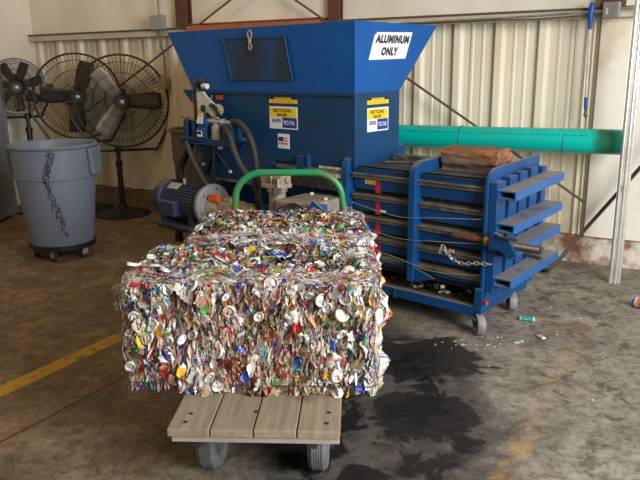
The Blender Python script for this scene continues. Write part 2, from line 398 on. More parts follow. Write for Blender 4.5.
# upper insulation, slightly quilted between seams
vs = []; fs = []; nx, nzn = 150, 22
for i in range(nx+1):
    for k in range(nzn+1):
        x = XL+(XR-XL)*i/nx; z = 1.74+(4.4-1.74)*k/nzn
        s = abs(math.sin((x+1.62)*PI/.9))
        h = -.03-.02*s**.6+.010*noise.noise(Vector((x*3, z*1.3, 1)))+.006*noise.noise(Vector((x*9+z*6, z*1.2, 4)))
        vs.append((x, h, z))
for i in range(nx):
    for k in range(nzn):
        a = i*(nzn+1)+k; fs.append((a, a+nzn+1, a+nzn+2, a+1))
o = MB().add(vs, fs, 0, WROOT).build('trim_2', M['vinyl'], wall, smooth=True)
# cream girt with the dark lip above it
mb = MB().box(XL, XR, -.10, 0.0, 1.675, 1.725, 0, WROOT).box(XL, XR, -.112, -.10, 1.672, 1.712, 0, WROOT)
mb.build('trim_3', M['girt'], wall)
MB().box(XL, XR, -.115, -.02, 1.727, 1.739, 0, WROOT).build('trim_4', M['rod'], wall)
# red oxide columns standing on the girt line
for n, (xa, xb) in enumerate(((-3.605, -3.475), (-2.045, -1.94), (-.030, .12))):
    mb = MB().box(xa, xb, -.105, -.092, 1.742, 4.4, 0, WROOT).box(xa, xb, -.045, -.03, 1.742, 4.4, 0, WROOT).box((xa+xb)/2-.006, (xa+xb)/2+.006, -.092, -.045, 1.742, 4.4, 0, WROOT)
    mb.build('trim_%d' % (5+n), M['redoxide'], wall)
MB().box(-3.45, -2.06, -.155, -.125, 1.69, 1.745, 0, WROOT).box(-3.45, -2.06, -.125, -.04, 1.757, 1.765, 0, WROOT).build('trim_8', M['orangeoxide'], wall)
# concrete kerb
mt = mat('chalky_painted_kerb', (0.62, 0.57, 0.49), 0.85, col2=(0.24, 0.10, 0.045), scale=6, lo=.44, hi=.60, bump=.5, bscale=30, det=10)
_t = mt.node_tree; _bs = _t.nodes['Principled BSDF']; _src = _bs.inputs['Base Color'].links[0].from_socket
_g = _t.nodes.new('ShaderNodeNewGeometry'); _sx = _t.nodes.new('ShaderNodeSeparateXYZ'); _t.links.new(_g.outputs['Position'], _sx.inputs[0])
_r = _t.nodes.new('ShaderNodeMapRange'); _t.links.new(_sx.outputs[0], _r.inputs[0]); _r.inputs[1].default_value = -1.0; _r.inputs[2].default_value = .8; _r.inputs[3].default_value = .92; _r.inputs[4].default_value = 0
_x = _t.nodes.new('ShaderNodeMix'); _x.data_type = 'RGBA'; _t.links.new(_r.outputs[0], _x.inputs[0]); _t.links.new(_src, _x.inputs[6]); _x.inputs[7].default_value = (.17, .12, .065, 1)
_t.links.new(_x.outputs[2], _bs.inputs['Base Color'])
vs = []; fs = []; nx = 220
for i in range(nx+1):
    x = XL+(XR-XL)*i/nx
    for k, (y, z) in enumerate(((-.035, 0), (-.03, .06), (-.028, .13), (-.025, .185), (0.03, .199))):
        jt = .008*noise.noise(Vector((x*12, z*20, 2)))
        vs.append((x, y+jt*(k < 4), z+(jt if 0 < k < 4 else 0)))
for i in range(nx):
    for k in range(4): fs.append((i*5+k, (i+1)*5+k, (i+1)*5+k+1, i*5+k+1))
o = MB().add(vs, fs, 0, WROOT).build('baseboard_back', mt, smooth=False); tag(o, kind='structure')
# left wall, square to the back wall
vs = []; fs = []
for i in range(41):
    for k in range(21):
        y = -7.5*i/40; z = 4.4*k/20
        h = .012*noise.noise(Vector((y*2.5, z*1.2, 7)))+.01*abs(math.sin(y*PI/1.2))
        vs.append((XL+h, y+.04, z))
for i in range(40):
    for k in range(20):
        a = i*21+k; fs.append((a, a+21, a+22, a+1))
o = MB().add(vs, fs, 0, WROOT).box(XL-.06, XL-.015, -7.5, .04, 0, 4.4, 0, WROOT).build('wall_left', M['vinyl']); tag(o, kind='structure')

# ================================================================== THE BALER
bal = thing('baler', 'big blue recycling baler with a flared hopper and a sign reading ALUMINUM ONLY', 'baler', BO, BA)
# hopper: open topped flared box
bt = [(-2.33, .03), (-.88, .03), (-.88, .48), (-2.33, .48)]
tp = [(-2.588, .03), (-.88, .03), (-.88, .90), (-2.588, .90)]
def shell(lo, hi, z0, z1, t):
    v = [(x, y, z0) for x, y in lo]+[(x, y, z1) for x, y in hi]
    cx = sum(p[0] for p in lo)/4; cy = sum(p[1] for p in lo)/4
    def ins(p): return (p[0]+(t if p[0] < cx else -t), p[1]+(t if p[1] < cy else -t))
    v += [(*ins(p), z0) for p in lo]+[(*ins(p), z1) for p in hi]
    f = []
    for i in range(4):
        j = (i+1) % 4
        f += [(i, j, j+4, i+4), (i+8, i+12, j+12, j+8), (i+4, j+4, j+12, i+12), (i, i+8, j+8, j)]
    return v, f
hop = MB(); v, f = shell(bt, tp, 1.238, 1.638, .008); hop.add(v, f)
hopper = hop.build('hopper', M['hopper'], bal, bevel=.003)
# hatch on the sloping front of the hopper: (x, z) on the slope
def HF(x, z, d=0.0):
    return (x, .03-d, z)
hv = [(-1.975, 1.573), (-1.414, 1.564), (-1.355, 1.308), (-1.90, 1.309)]
mb = MB(); mb.add([HF(x, z, .004) for x, z in hv]+[HF(x, z, .016) for x, z in hv], [(0, 1, 2, 3), (4, 7, 6, 5), (0, 4, 5, 1), (1, 5, 6, 2), (2, 6, 7, 3), (3, 7, 4, 0)])
hatch = mb.build('hatch', M['hatch'], bal); hatch['label'] = 'grimy dark mesh hatch on the hopper front'
mb = MB()
for a, b in ((0, 1), (1, 2), (3, 0)): mb.tube([HF(*hv[a], .014), HF(*hv[b], .014)], .007, 6)
mb.build('hatch_frame', M['hatch'], hatch)
# snap hook
mb = MB()
def ringpts(cx, cz, rx, rz, d, n=14): return [HF(cx+rx*math.cos(2*PI*i/n), cz+rz*math.sin(2*PI*i/n), d) for i in range(n)]
mb.tube(ringpts(-1.711, 1.592, .018, .024, .022), .005, 6, closed=True); mb.tube([HF(-1.711, 1.57, .02), HF(-1.706, 1.535, .026)], .006, 6)
mb.tube(ringpts(-1.706, 1.517, .013, .02, .026), .004, 6, closed=True); mb.tube(ringpts(-1.711, 1.553, .010, .015, .024), .005, 6, closed=True)
mb.build('snap_hook', M['chain'], bal, smooth=True)

# feed box under the hopper
mb = MB().box(-2.34, -.88, .03, .48, .80, 1.238).box(-2.28, -1.55, .03, .48, .63, .80)
fb = mb.build('feed_box', M['body'], bal, bevel=.004)
mb = MB().box(-2.42, -.872, .014, .03, 1.222, 1.240).box(-2.42, -2.34, .03, .35, 1.222, 1.240)
mb.prism([(-2.42, 1.222), (-2.34, 1.222), (-2.34, 1.15)], 'y', .02, .03)
mb.build('top_flange', M['body'], bal)
# lower lip under feed box and beam
MB().box(-1.5, -.93, .0, .035, .765, .785).box(-2.28, -1.55, .008, .03, .622, .637).build('bottom_flange', M['ledge'], bal)
MB().box(-1.47, -.94, -.03, .03, .672, .735).build('cross_beam', M['slot'], bal)
# diagonal stiffener seams on the left bay
mb = MB(); mb.tube([(-2.16, .024, .85), (-1.97, .024, .70), (-1.75, .024, .98)], .006, 5); mb.build('stiffener', M['body'], bal)
for x, z in ((-1.97, .69), (-2.25, .72), (-1.17, .745)): MB().cyl((x, .035, z), (x, .015, z), .012, 10).build('bolt', M['white'], bal)
# recess behind the power unit
MB().box(-2.3, -.95, .18, .5, .14, .63).build('rear_panel', M['body'], bal)

# chamber --------------------------------------------------------
ZL = [.785, .66, .532, .413, .303]           # ledges
MB().box(-.93, -.02, .075, .60, .21, .795).build('chamber_core', M['slot'], bal)
mb = MB()
edges = [.818]+[z-.004 for z in ZL]
for i in range(6):
    zt = edges[i]; zb = (edges[i+1]+.006 if i < 5 else .245)
    if i == 0: mb.box(-.90, -.02, .035, .08, zb, zt)
    else: mb.box(-.90, -.02, .045, .08, zb+(.026 if i < 5 else 0), zt-.008)
sides = mb.build('side_panel', M['blue'], bal, bevel=.003)
for z in ZL:
    MB().box(-.90, -.02, .014, .075, z-.008, z).box(-.90, -.02, .03, .05, z-.03, z-.008).build('ledge', M['ledge'], bal)
tpm = MB().box(-.88, -.02, .035, .60, .795, .818).build('top_plate', M['topplate'], bal)
def ribpoly(y0=-.012, y1=.60, zb=.215):
    return [(y0, zb), (y0, .79)]+[(y0+.085-.085*math.cos(t), .79+.09*math.sin(t)) for t in [PI/2*i/6 for i in range(1, 7)]]+[(.30, .888), (y1, .897), (y1, zb)]
for xa, xb in ((-.955, -.91), (-.478, -.436), (-.02, 0.0)):
    mb = MB().prism(ribpoly(zb=.15 if xb == 0 else .205), 'x', xa, xb)
    if xb == -.436: mb.prism([(-.436, .21), (-.436, .29), (-.30, .245), (-.42, .205)], 'y', .0, .012)
    mb.build('rib_plate', M['blue'], bal, bevel=.004)
# debris on top of the first bay: rails and straps
mb = MB().box(-.90, -.48, .42, .50, .82, .845)
mb.tube([(-.80, .22, .83), (-.52, .36, .835)], .008, 6); mb.tube([(-.86, .40, .85), (-.6, .25, .83)], .006, 6)
mb.build('top_strap', M['ledge'], bal)
# base frame and pan
BFL = -2.2
mb = MB().box(BFL, -.03, -.02, .02, .095, .148).box(BFL, -.03, .56, .60, .095, .148).box(-.07, -.03, .02, .56, .095, .148).box(BFL, BFL+.04, .02, .56, .095, .148)
mb.box(-.56, -.54, -.028, -.02, .09, .15).box(-.045, -.0, -.02, .02, .09, .25).box(-1.2, -1.16, .02, .56, .095, .148)
mb.build('base_frame', M['blue'], bal, bevel=.003)
pan = MB().box(BFL+.04, -.07, .02, .56, .118, .140).build('floor_pan', M['rusty'], bal)
# warning stripe and stickers on chamber
for za, zb in ((.675, .777), (.55, .628), (.43, .50), (.32, .385)):
    t = (.777-za)*.12
    MB().prism([(-.742+t*.2, zb), (-.722+t*.2, zb), (-.702+t*.1, za), (-.742+t*.1, za)], 'y', .0425, .045).build('red_stripe', M['red'], bal)
s = MB().box(-.815, -.737, .043, .045, .722, .745).build('warning_sticker', M['yellow'], bal); s['label'] = 'small yellow sticker'
lettering('sticker_print', '== ==', (-.805, .0428, .727), (1, 0, 0), (0, 0, 1), .06, .012, M['ink'], s)
MB().box(-.715, -.665, .043, .045, .565, .578).build('white_tag', M['sign'], bal)
# door channels
for ya, yb, zt in ((.0, .10, .815), (.14, .23, .828), (.26, .35, .836), (.39, .48, .845), (.54, .60, .835)):
    mb = MB().box(.004, .045, ya, yb, .24, zt)
    mb.box(.006, .043, ya+.008, yb-.008, zt, zt+.002, 0)
    mb.build('door_channel', M['blue'], bal, bevel=.004)
MB().box(.0, .008, .0, .60, .24, .80).build('door_plate', M['blue'], bal)
# door bars: hollow rectangular tubes
def recttube(x0, x1, z0, z1, y0, y1, t=.007):
    mb = MB(); Sh = Matrix.Identity(4); Sh[2][1] = .045
    mb.box(x0, x1, y0, y1, z0, z0+t, 0, Sh).box(x0, x1, y0, y1, z1-t, z1, 0, Sh).box(x0, x0+t, y0, y1, z0+t, z1-t, 0, Sh).box(x1-t, x1, y0, y1, z0+t, z1-t, 0, Sh)
    return mb
for z in (.735, .566, .438, .278):
    recttube(.046, .146, z, z+.046, .0, .60).build('door_bar', M['bluelite'], bal)
# latch: threaded rod through the bracket
mb = MB().cyl((-.20, .0, .515), (.0, .0, .515), .016, 12); mb.build('latch_shaft', M['rust'], bal, smooth=True)
mb = MB().cyl((.0, -.01, .515), (.022, -.01, .515), .026, 16).cyl((.03, -.01, .515), (.036, -.01, .515), .03, 16); mb.build('latch_washer', M['brass'], bal, smooth=True)
mb = MB().prism([(.035, .48), (.035, .56), (.06, .575), (.14, .545), (.19, .47), (.15, .455), (.09, .482)], 'y', -.045, -.02)
mb.prism([(.035, .48), (.035, .55), (.14, .54), (.15, .46)], 'y', .01, .025)
mb.build('latch_bracket', M['blue'], bal, bevel=.004)
mb = MB(); pts = []
mb.cyl((.05, -.008, .512), (.30, -.008, .512), .019, 14)
for i in range(16): mb.lathe([(.019, .14+i*.0095), (.0225, .143+i*.0095), (.019, .147+i*.0095)], 12, 0, Matrix.Translation((0, -.008, .512)), axis='x')
mb.build('threaded_rod', M['darkrod'], bal, smooth=True)
MB().tube([(.085, -.05, .558), (.19, -.055, .556)], .008, 8).build('latch_handle', M['darkrod'], bal, smooth=True)
MB().tube([(.215, -.03, .485), (.32, -.06, .488)], .009, 8).build('latch_handle', M['darkrod'], bal, smooth=True)
# chain hanging across the third slot
def chain_links(pts, L=.030, wd=.009, r=.0028):
    P = smoothpath(pts, 20); acc = 0; out = MB(); i = 0; last = P[0]; k = 0; seq = [P[0]]
    for p in P[1:]:
        if (p-seq[-1]).length >= L*.72: seq.append(p)
    for k in range(len(seq)-1):
        a, b = seq[k], seq[k+1]; d = (b-a).normalized(); c = (a+b)/2
        up = Vector((0, -1, 0)) if k % 2 else Vector((0, 0, 1)); s2 = d.cross(up).normalized()
        if s2.length < .1: s2 = Vector((1, 0, 0))
        ring = []
        for q in range(14):
            t = 2*PI*q/14; ring.append(c+d*(math.cos(t)*L*.55)+s2*(math.sin(t)*wd))
        out.tube(ring, r, 5, closed=True)
    return out
ch = chain_links([(-.265, -.012, .43), (-.268, -.014, .39), (-.255, -.015, .44), (-.245, -.012, .462), (-.225, -.014, .42), (-.18, -.016, .385), (-.12, -.016, .372), (-.06, -.017, .385), (.0, -.016, .392), (.045, -.012, .398)])
ch.build('chain', M['chain'], bal, smooth=True)
MB().box(-.22, -.19, .0, .012, .415, .43).build('red_tie', M['pinkred'], bal)
mb = MB()
for z0, z1, x0 in ((.60, .60, -.88), (.475, .47, -.88), (.36, .30, -.88)):
    mb.tube(smoothpath([(x0, .0, z0+.01), (-.55, -.014, z0-.03), (-.3, -.016, z1-.005), (-.03, -.0, z1+.02)], 6), .0018, 4)
mb.build('tie_wire', M['twine'], bal)
mb = MB().cyl((.008, -.01, .185), (.03, -.02, .185), .010, 10); mb.build('red_knob', M['red'], bal)
# casters
def caster(x, y, rz, rr=.055, ht=.095, wd=.042):
    Mx = Matrix.Translation((x, y, 0)) @ Matrix.Rotation(rz, 4, 'Z')
    c = MB().box(-.04, .04, -.04, .04, ht-.008, ht, 0, Mx)
    for s in (-1, 1):
        c.prism([(-.03, ht-.012), (.03, ht-.012), (.03, rr+.012), (.022, rr-.012), (.0, rr-.012), (-.03, ht-.03)], 'y', s*(wd/2+.005)-.003, s*(wd/2+.005)+.003, 0, Mx)
    c.cyl((.012, -wd/2-.012, rr), (.012, wd/2+.012, rr), .008, 8, 0, M=Mx)
    c.cyl((0, 0, ht-.02), (0, 0, ht), .025, 12, 0, M=Mx)
    o = c.build('caster', M['darkblue'], bal)
    wb = MB(); wb.lathe([(.0, -wd/2), (rr*.55, -wd/2), (rr*.6, -wd/2+.004), (rr*.95, -wd/2), (rr, -wd/2+.006), (rr, wd/2-.006), (rr*.95, wd/2), (rr*.6, wd/2-.004), (rr*.55, wd/2), (0, wd/2)], 28, 0, Mx @ Matrix.Translation((.012, 0, rr)), axis='y')
    wb.build('wheel', M['caster'], o, smooth=True)
caster(-.015, -.012, R(-46), .058, .097); caster(-.055, .45, R(-50), .058, .097); caster(-2.05, .02, R(10)); caster(-2.1, .55, R(30))

# power unit ------------------------------------------------------
tray = MB().box(-2.26, -1.75, -.16, .03, .918, .932).box(-2.26, -1.75, -.165, -.155, .89, .932).prism([(-.16, .918), (.03, .918), (.03, .84)], 'x', -2.26, -2.25).prism([(-2.26, .918), (-1.9, .918), (-2.26, .88)], 'y', -.165, -.157)
tray.build('valve_shelf', M['body'], bal, bevel=.002)
mb = MB().prism([(-2.17, 1.06), (-2.17, 1.235), (-2.10, 1.235), (-2.05, 1.19), (-1.97, 1.14), (-1.965, 1.05), (-2.03, 1.02), (-2.13, 1.02)], 'y', -.075, -.06)
g = mb.build('guard_plate', M['white'], bal, bevel=.003)
MB().cyl((-2.105, -.078, 1.122), (-2.105, -.074, 1.122), .026, 18).build('guard_hole', M['black'], g)
mb = MB(); mb.tube(smoothpath([(-2.10, -.12, 1.235), (-2.10, -.12, 1.28), (-2.065, -.12, 1.30), (-2.02, -.12, 1.285)], 5), .024, 12); mb.build('cap_hose', M['rubber'], bal, smooth=True)
MB().cyl((-2.03, -.13, 1.275), (-1.985, -.13, 1.272), .018, 12).build('cap_fitting', M['white'], bal, smooth=True)
mb = MB().tube([(-2.20, -.06, 1.22), (-2.20, -.06, .932)], .010, 8).tube([(-2.21, -.11, 1.06), (-2.235, -.13, 1.05), (-2.25, -.15, 1.075)], .008, 8); mb.build('pipe_riser', M['rust'], bal)
# valve block with labels
vb = MB().prism([(-2.07, .93), (-2.07, 1.02), (-2.03, 1.10), (-1.985, 1.10), (-1.985, .93)], 'y', -.16, -.10).box(-2.07, -1.99, -.175, -.16, .935, 1.0).build('valve_block', M['blue'], bal, bevel=.003)
MB().prism([(-2.075, 1.03), (-2.05, 1.10), (-2.0, 1.10), (-2.01, 1.03)], 'y', -.166, -.163).build('valve_label', M['sign'], vb)
MB().prism([(-2.053, 1.082), (-2.047, 1.10), (-2.0, 1.10), (-2.002, 1.082)], 'y', -.168, -.166).build('label_band', M['yellow'], vb)
MB().box(-2.06, -2.01, -.178, -.175, .945, .985).build('name_plate', M['sign'], vb)
MB().box(-2.055, -2.015, -.18, -.178, .96, .98).build('plate_print', M['ink'], vb)
for x in (-2.235, -2.15, -1.84, -1.785):
    MB().box(x, x+.04, -.15, -.06, .932, 1.045 if x < -2 else 1.03).box(x+.012, x+.028, -.155, -.15, .96, .975).build('shelf_post', M['body'], bal, bevel=.004)
mb = MB().cyl((-2.0, -.13, 1.05), (-1.87, -.13, 1.045), .021, 14).cyl((-1.87, -.13, 1.045), (-1.84, -.13, 1.044), .026, 6).cyl((-1.84, -.13, 1.044), (-1.76, -.13, 1.042), .017, 12)
mb.build('hydraulic_fitting', M['steel'], bal, smooth=True)
mb = MB().cyl((-1.91, -.13, .932), (-1.91, -.13, 1.02), .038, 18).cyl((-1.91, -.13, 1.02), (-1.91, -.13, 1.035), .026, 18).cyl((-1.91, -.13, .945), (-1.91, -.13, .955), .043, 18)
mb.build('valve_body', M['greymach'], bal, smooth=True)
mb = MB().cyl((-1.92, -.10, 1.12), (-1.90, -.16, 1.12), .040, 22); mb.build('pressure_gauge', M['tan'], bal, smooth=True)
MB().tube(smoothpath([(-1.94, -.15, 1.15), (-1.90, -.17, 1.155), (-1.86, -.16, 1.12), (-1.865, -.15, 1.08)], 5), .012, 8).build('gauge_ring', M['black'], bal, smooth=True)
# hoses
mb = MB().tube(smoothpath([(-1.77, -.12, 1.045), (-1.69, -.13, 1.043), (-1.60, -.14, .98), (-1.565, -.13, .88), (-1.56, -.12, .76), (-1.575, -.1, .64), (-1.575, -.08, .45)], 8), .023, 12); mb.build('hydraulic_hose', M['rubber'], bal, smooth=True)
mb = MB().tube(smoothpath([(-1.79, -.16, 1.01), (-1.73, -.18, .965), (-1.68, -.19, .87), (-1.63, -.19, .79), (-1.58, -.18, .73)], 8), .019, 12); mb.tube(smoothpath([(-1.58, -.18, .73), (-1.52, -.17, .635), (-1.45, -.17, .54), (-1.40, -.17, .46)], 8), .010, 10); mb.build('hydraulic_hose', M['greyhose'], bal, smooth=True)
mb = MB().tube(smoothpath([(-2.19, -.12, .90), (-2.24, -.13, .82), (-2.31, -.14, .70), (-2.32, -.14, .58)], 8), .026, 12); mb.build('hydraulic_hose', M['black'], bal, smooth=True)
mb = MB().tube(smoothpath([(-2.20, -.16, .90), (-2.14, -.16, .78), (-2.06, -.15, .66), (-1.99, -.14, .58)], 8), .018, 12); mb.build('hydraulic_hose', M['greyhose'], bal, smooth=True)
mb = MB().tube([(-2.10, .0, .90), (-2.13, .0, .60)], .012, 8); mb.build('pipe_riser', M['black'], bal)
MB().tube([(-2.08, .01, .88), (-2.22, .02, .66)], .01, 8).build('pipe_riser', M['black'], bal)
# shelf that carries the power unit
MB().box(-2.46, -.96, -.26, .18, .285, .305).box(-2.45, -2.41, -.12, -.08, .15, .285).box(-2.45, -2.1, -.12, -.08, .148, .17).box(-1.2, -1.15, -.3, -.25, .15, .285).box(-1.2, -1.15, -.3, .0, .13, .15).build('power_unit_shelf', M['black'], bal)
# motor: ribbed barrel along x
mz, my, mr_ = .480, -.15, .14
MS = Matrix.Translation((-1.95, my, mz)) @ Matrix.Diagonal((.87, .87, .87, 1)); MX = MS @ Matrix.Translation((1.95, 0, 0))
mot = MB()
mot.lathe([(0, -2.60), (.08, -2.60), (.125, -2.585), (.152, -2.55), (.158, -2.50), (.158, -2.47), (.135, -2.465), (.132, -2.05), (.145, -2.045), (.15, -2.0), (.0, -2.0)], 40, 0, MX, axis='x')
mo = mot.build('motor', M['darkblue'], bal, smooth=True)
fn = MB()
for i in range(36):
    a = 2*PI*i/36
    if 1: fn.box(-2.44, -2.06, -.0022, .0022, .128, .15, 0, MX @ Matrix.Rotation(a, 4, 'X'))
fn.build('cooling_fins', M['darkblue'], mo)
MB().lathe([(.13, -2.0), (.165, -2.0), (.17, -1.99), (.17, -1.965), (.16, -1.955), (.06, -1.955), (.06, -1.95), (0, -1.95)], 40, 0, MX, axis='x').build('end_flange', M['greybox'], mo, smooth=True)
for i in range(6):
    a = 2*PI*i/6+.3; MB().cyl((-1.955, .135*math.cos(a), .135*math.sin(a)), (-1.945, .135*math.cos(a), .135*math.sin(a)), .011, 8, M=MX).build('flange_bolt', M['steel'], mo)
MB().box(-2.44, -2.22, -.19, -.08, -.10, .02, 0, MX).build('terminal_box', M['darkblue'], mo, bevel=.008)
pl_ = MB(); pl_.add([(-2.40, -.112, .112), (-2.26, -.112, .112), (-2.26, -.055, .150), (-2.40, -.055, .150)], [(0, 1, 2, 3)], 0, MX); pl_.build('name_plate', M['steel'], mo)
MB().box(-2.50, -2.04, my-.13, my+.13, .305, .325).box(-2.42, -2.36, my-.10, my+.10, .32, .40).box(-2.12, -2.06, my-.10, my+.10, .32, .40).build('motor_foot', M['darkblue'], mo, bevel=.003)
MB().cyl((-2.28, -.02, .13), (-2.28, -.02, .19), .016, 10, M=MX).build('lifting_eye', M['steel'], mo)
MB().cyl((-1.95, my, mz-.01), (-1.84, my, mz-.01), .085, 20, 0, .062).build('pump_adapter', M['tan'], bal, smooth=True)
MB().box(-1.94, -1.86, my-.06, my-.02, mz+.045, mz+.085).box(-1.93, -1.84, my-.07, my-.03, mz+.05, mz+.07).build('orange_tag', M['orange'], bal)
MB().box(-1.84, -1.70, my-.065, my+.065, mz-.09, mz+.05).box(-1.70, -1.60, my-.05, my+.05, mz-.07, mz+.045).cyl((-1.6, my, mz), (-1.55, my, mz), .04, 14).box(-1.82, -1.74, my-.04, my+.04, mz+.05, mz+.075).build('hydraulic_pump', M['tan'], bal, bevel=.006)
MB().cyl((-1.50, -.12, .40), (-1.50, -.12, .50), .10, 20).cyl((-1.46, -.1, .42), (-1.46, -.1, .535), .07, 20).build('blue_cover', M['hopper'], bal, bevel=.01)
# filter
fl = MB().cyl((-1.30, -.2, .46), (-1.30, -.2, .655), .052, 22).lathe([(.052, .655), (.062, .66), (.062, .68), (.05, .685)], 22, 0, Matrix.Translation((-1.30, -.2, 0)))
fo = fl.build('oil_filter', M['greymach'], bal, smooth=True)
MB().box(-1.38, -1.22, -.26, -.15, .682, .71).box(-1.40, -1.33, -.24, -.16, .71, .755).box(-1.29, -1.22, -.25, -.16, .705, .76).cyl((-1.43, -.2, .735), (-1.2, -.2, .735), .02, 12).build('filter_head', M['tan'], fo, bevel=.005)
MB().cyl((-1.30, -.25, .70), (-1.30, -.25, .765), .010, 8).cyl((-1.23, -.262, .64), (-1.23, -.262, .75), .010, 8).box(-1.26, -1.21, -.27, -.25, .655, .70).build('filter_gauge', M['steel'], fo)
MB().box(-1.32, -1.26, .0, .03, .74, .85).box(-1.245, -1.225, .0, .03, .75, .86).build('mount_bracket', M['blue'], bal)
# reservoir with dark filler dome
rs = MB().box(-1.24, -.97, -.28, .05, .305, .625).build('oil_reservoir', M['greymach'], bal, bevel=.006)
MB().box(-.965, -.90, -.27, -.20, .56, .625).prism([(-1.0, .53), (-.85, .53), (-.86, .62), (-.93, .66)], 'y', -.30, -.285).build('blue_gusset', M['bluelite'], bal)
dm = [(0.001, .092)]+[(.11*math.sin(t), .092*math.cos(t)) for t in [PI/2*i/8 for i in range(1, 9)]]
MB().lathe(dm, 24, 0, Matrix.Translation((-1.09, -.30, .53)) @ Matrix.Rotation(R(20), 4, 'X')).build('filler_dome', M['black'], rs, smooth=True)
for x, y in ((-1.18, -.02), (-1.0, -.1)): MB().cyl((x, y, .62), (x, y, .638), .012, 8).build('reservoir_bolt', M['white'], rs)

# stickers on feed box ------------------------------------------
def sticker_set(P, ux, w_):
    """P(u, z) gives a point, u runs 0..w_"""
    ux = Vector(ux)
    def rect(nm, u0, u1, z0, z1, m, parent, d=0.0):
        n = ux.cross(Vector((0, 0, 1)))
        a = [P(u0, z0), P(u1, z0), P(u1, z1), P(u0, z1)]
        vsx = [tuple(Vector(q)+n*(d)) for q in a]+[tuple(Vector(q)+n*(d+.001)) for q in a]
        return MB().add(vsx, [(0, 3, 2, 1), (4, 5, 6, 7), (0, 1, 5, 4), (1, 2, 6, 5), (2, 3, 7, 6), (3, 0, 4, 7)]).build(nm, m, parent)
    n = ux.cross(Vector((0, 0, 1)))
    st = rect('danger_strip', 0, w_, 1.168, 1.192, M['yellow'], bal); st['label'] = 'narrow yellow sticker with black top'
    rect('strip_band', w_*.0, w_, 1.192, 1.202, M['ink'], st)
    rect('strip_title', w_*.2, w_*.78, 1.190, 1.204, M['yellow'], st, .001)
    lettering('strip_lettering', '==== ====', tuple(Vector(P(w_*.24, 1.1935))+n*.002), ux, (0, 0, 1), w_*.5, .008, M['ink'], st)
    lettering('strip_lettering', '== === == ===', tuple(Vector(P(w_*.08, 1.174))+n*.001), ux, (0, 0, 1), w_*.8, .010, M['orange'], st)
    s = rect('model_sticker', 0, w_, 1.008, 1.148, M['sign'], bal); s['label'] = 'yellow, white and blue sticker reading RECYCLING BALER TC-710'
    rect('sticker_yellow_field', .004, w_-.012, 1.082, 1.140, M['yellow'], s, .001)
    rect('sticker_blue_field', w_*.47, w_-.008, 1.016, 1.080, M['navy'], s, .001)
    lettering('sticker_lettering', 'RECYCLING', tuple(Vector(P(w_*.15, 1.113))+n*.002), ux, (0, 0, 1), w_*.63, .021, M['ink'], s, bold=.03)
    lettering('sticker_lettering', 'BALER', tuple(Vector(P(w_*.29, 1.087))+n*.002), ux, (0, 0, 1), w_*.36, .019, M['ink'], s, bold=.03)
    lettering('sticker_lettering', 'TC-710', tuple(Vector(P(w_*.505, 1.035))+n*.002), ux, (0, 0, 1), w_*.38, .026, M['sign'], s, bold=.03)
    rect('sticker_logo', w_*.10, w_*.40, 1.048, 1.070, M['navy'], s, .001)
    lettering('sticker_lettering', '===', tuple(Vector(P(w_*.12, 1.052))+n*.002), ux, (0, 0, 1), w_*.26, .013, M['sign'], s)
sticker_set(lambda u, z: (-1.575+u, .0295, z), (1, 0, 0), .245)
sticker_set(lambda u, z: (-.8795, .145+u, z), (0, 1, 0), .215)
fs_ = MB().box(-1.505, -1.405, .027, .0295, .885, .978).build('flag_sticker', M['sign'], bal); fs_['label'] = 'white sticker with a small striped flag'
MB().box(-1.497, -1.455, .0255, .027, .93, .958).build('flag_canton', M['navy'], fs_)
for i in range(3): MB().box(-1.455 if i < 2 else -1.497, -1.415, .0255, .027, .948-.016*i-.002, .955-.016*i).build('flag_stripe', M['pinkred'], fs_)
MB().box(-1.497, -1.415, .0255, .027, .918-.008, .916).build('flag_stripe', M['pinkred'], fs_)
MB().box(-2.085, -2.02, .027, .0295, 1.178, 1.208).build('orange_sticker', M['orange'], bal)
ps = MB().box(-2.12, -2.05, .027, .0295, .838, .876).build('pink_sticker', M['sign'], bal)
MB().box(-2.118, -2.085, .0255, .027, .84, .866).build('sticker_print', M['pinkred'], ps)
mb = MB().tube([(-2.12, .02, 1.205), (-2.115, .005, 1.18), (-2.12, .02, 1.155)], .004, 6); mb.build('small_handle', M['steel'], bal)
# ALUMINUM ONLY sign on the hopper's right side
q = [(.154, 1.423), (.530, 1.431), (.606, 1.588), (.240, 1.580), (.212, 1.562)]
sg = MB().prism([(y, z) for y, z in q], 'x', -.8795, -.8765).build('aluminum_only_sign', M['sign'], bal); sg['label'] = 'white slanted sign reading ALUMINUM ONLY'
lettering('sign_lettering', 'ALUMINUM', (-.8765, .213, 1.518), (0, 1, 0), (0, 0, 1), .345, .049, M['ink'], sg, shear=.38, spacing=1.12, bold=.068)
lettering('sign_lettering', 'ONLY', (-.8765, .268, 1.448), (0, 1, 0), (0, 0, 1), .17, .049, M['ink'], sg, shear=.38, spacing=1.12, bold=.068)

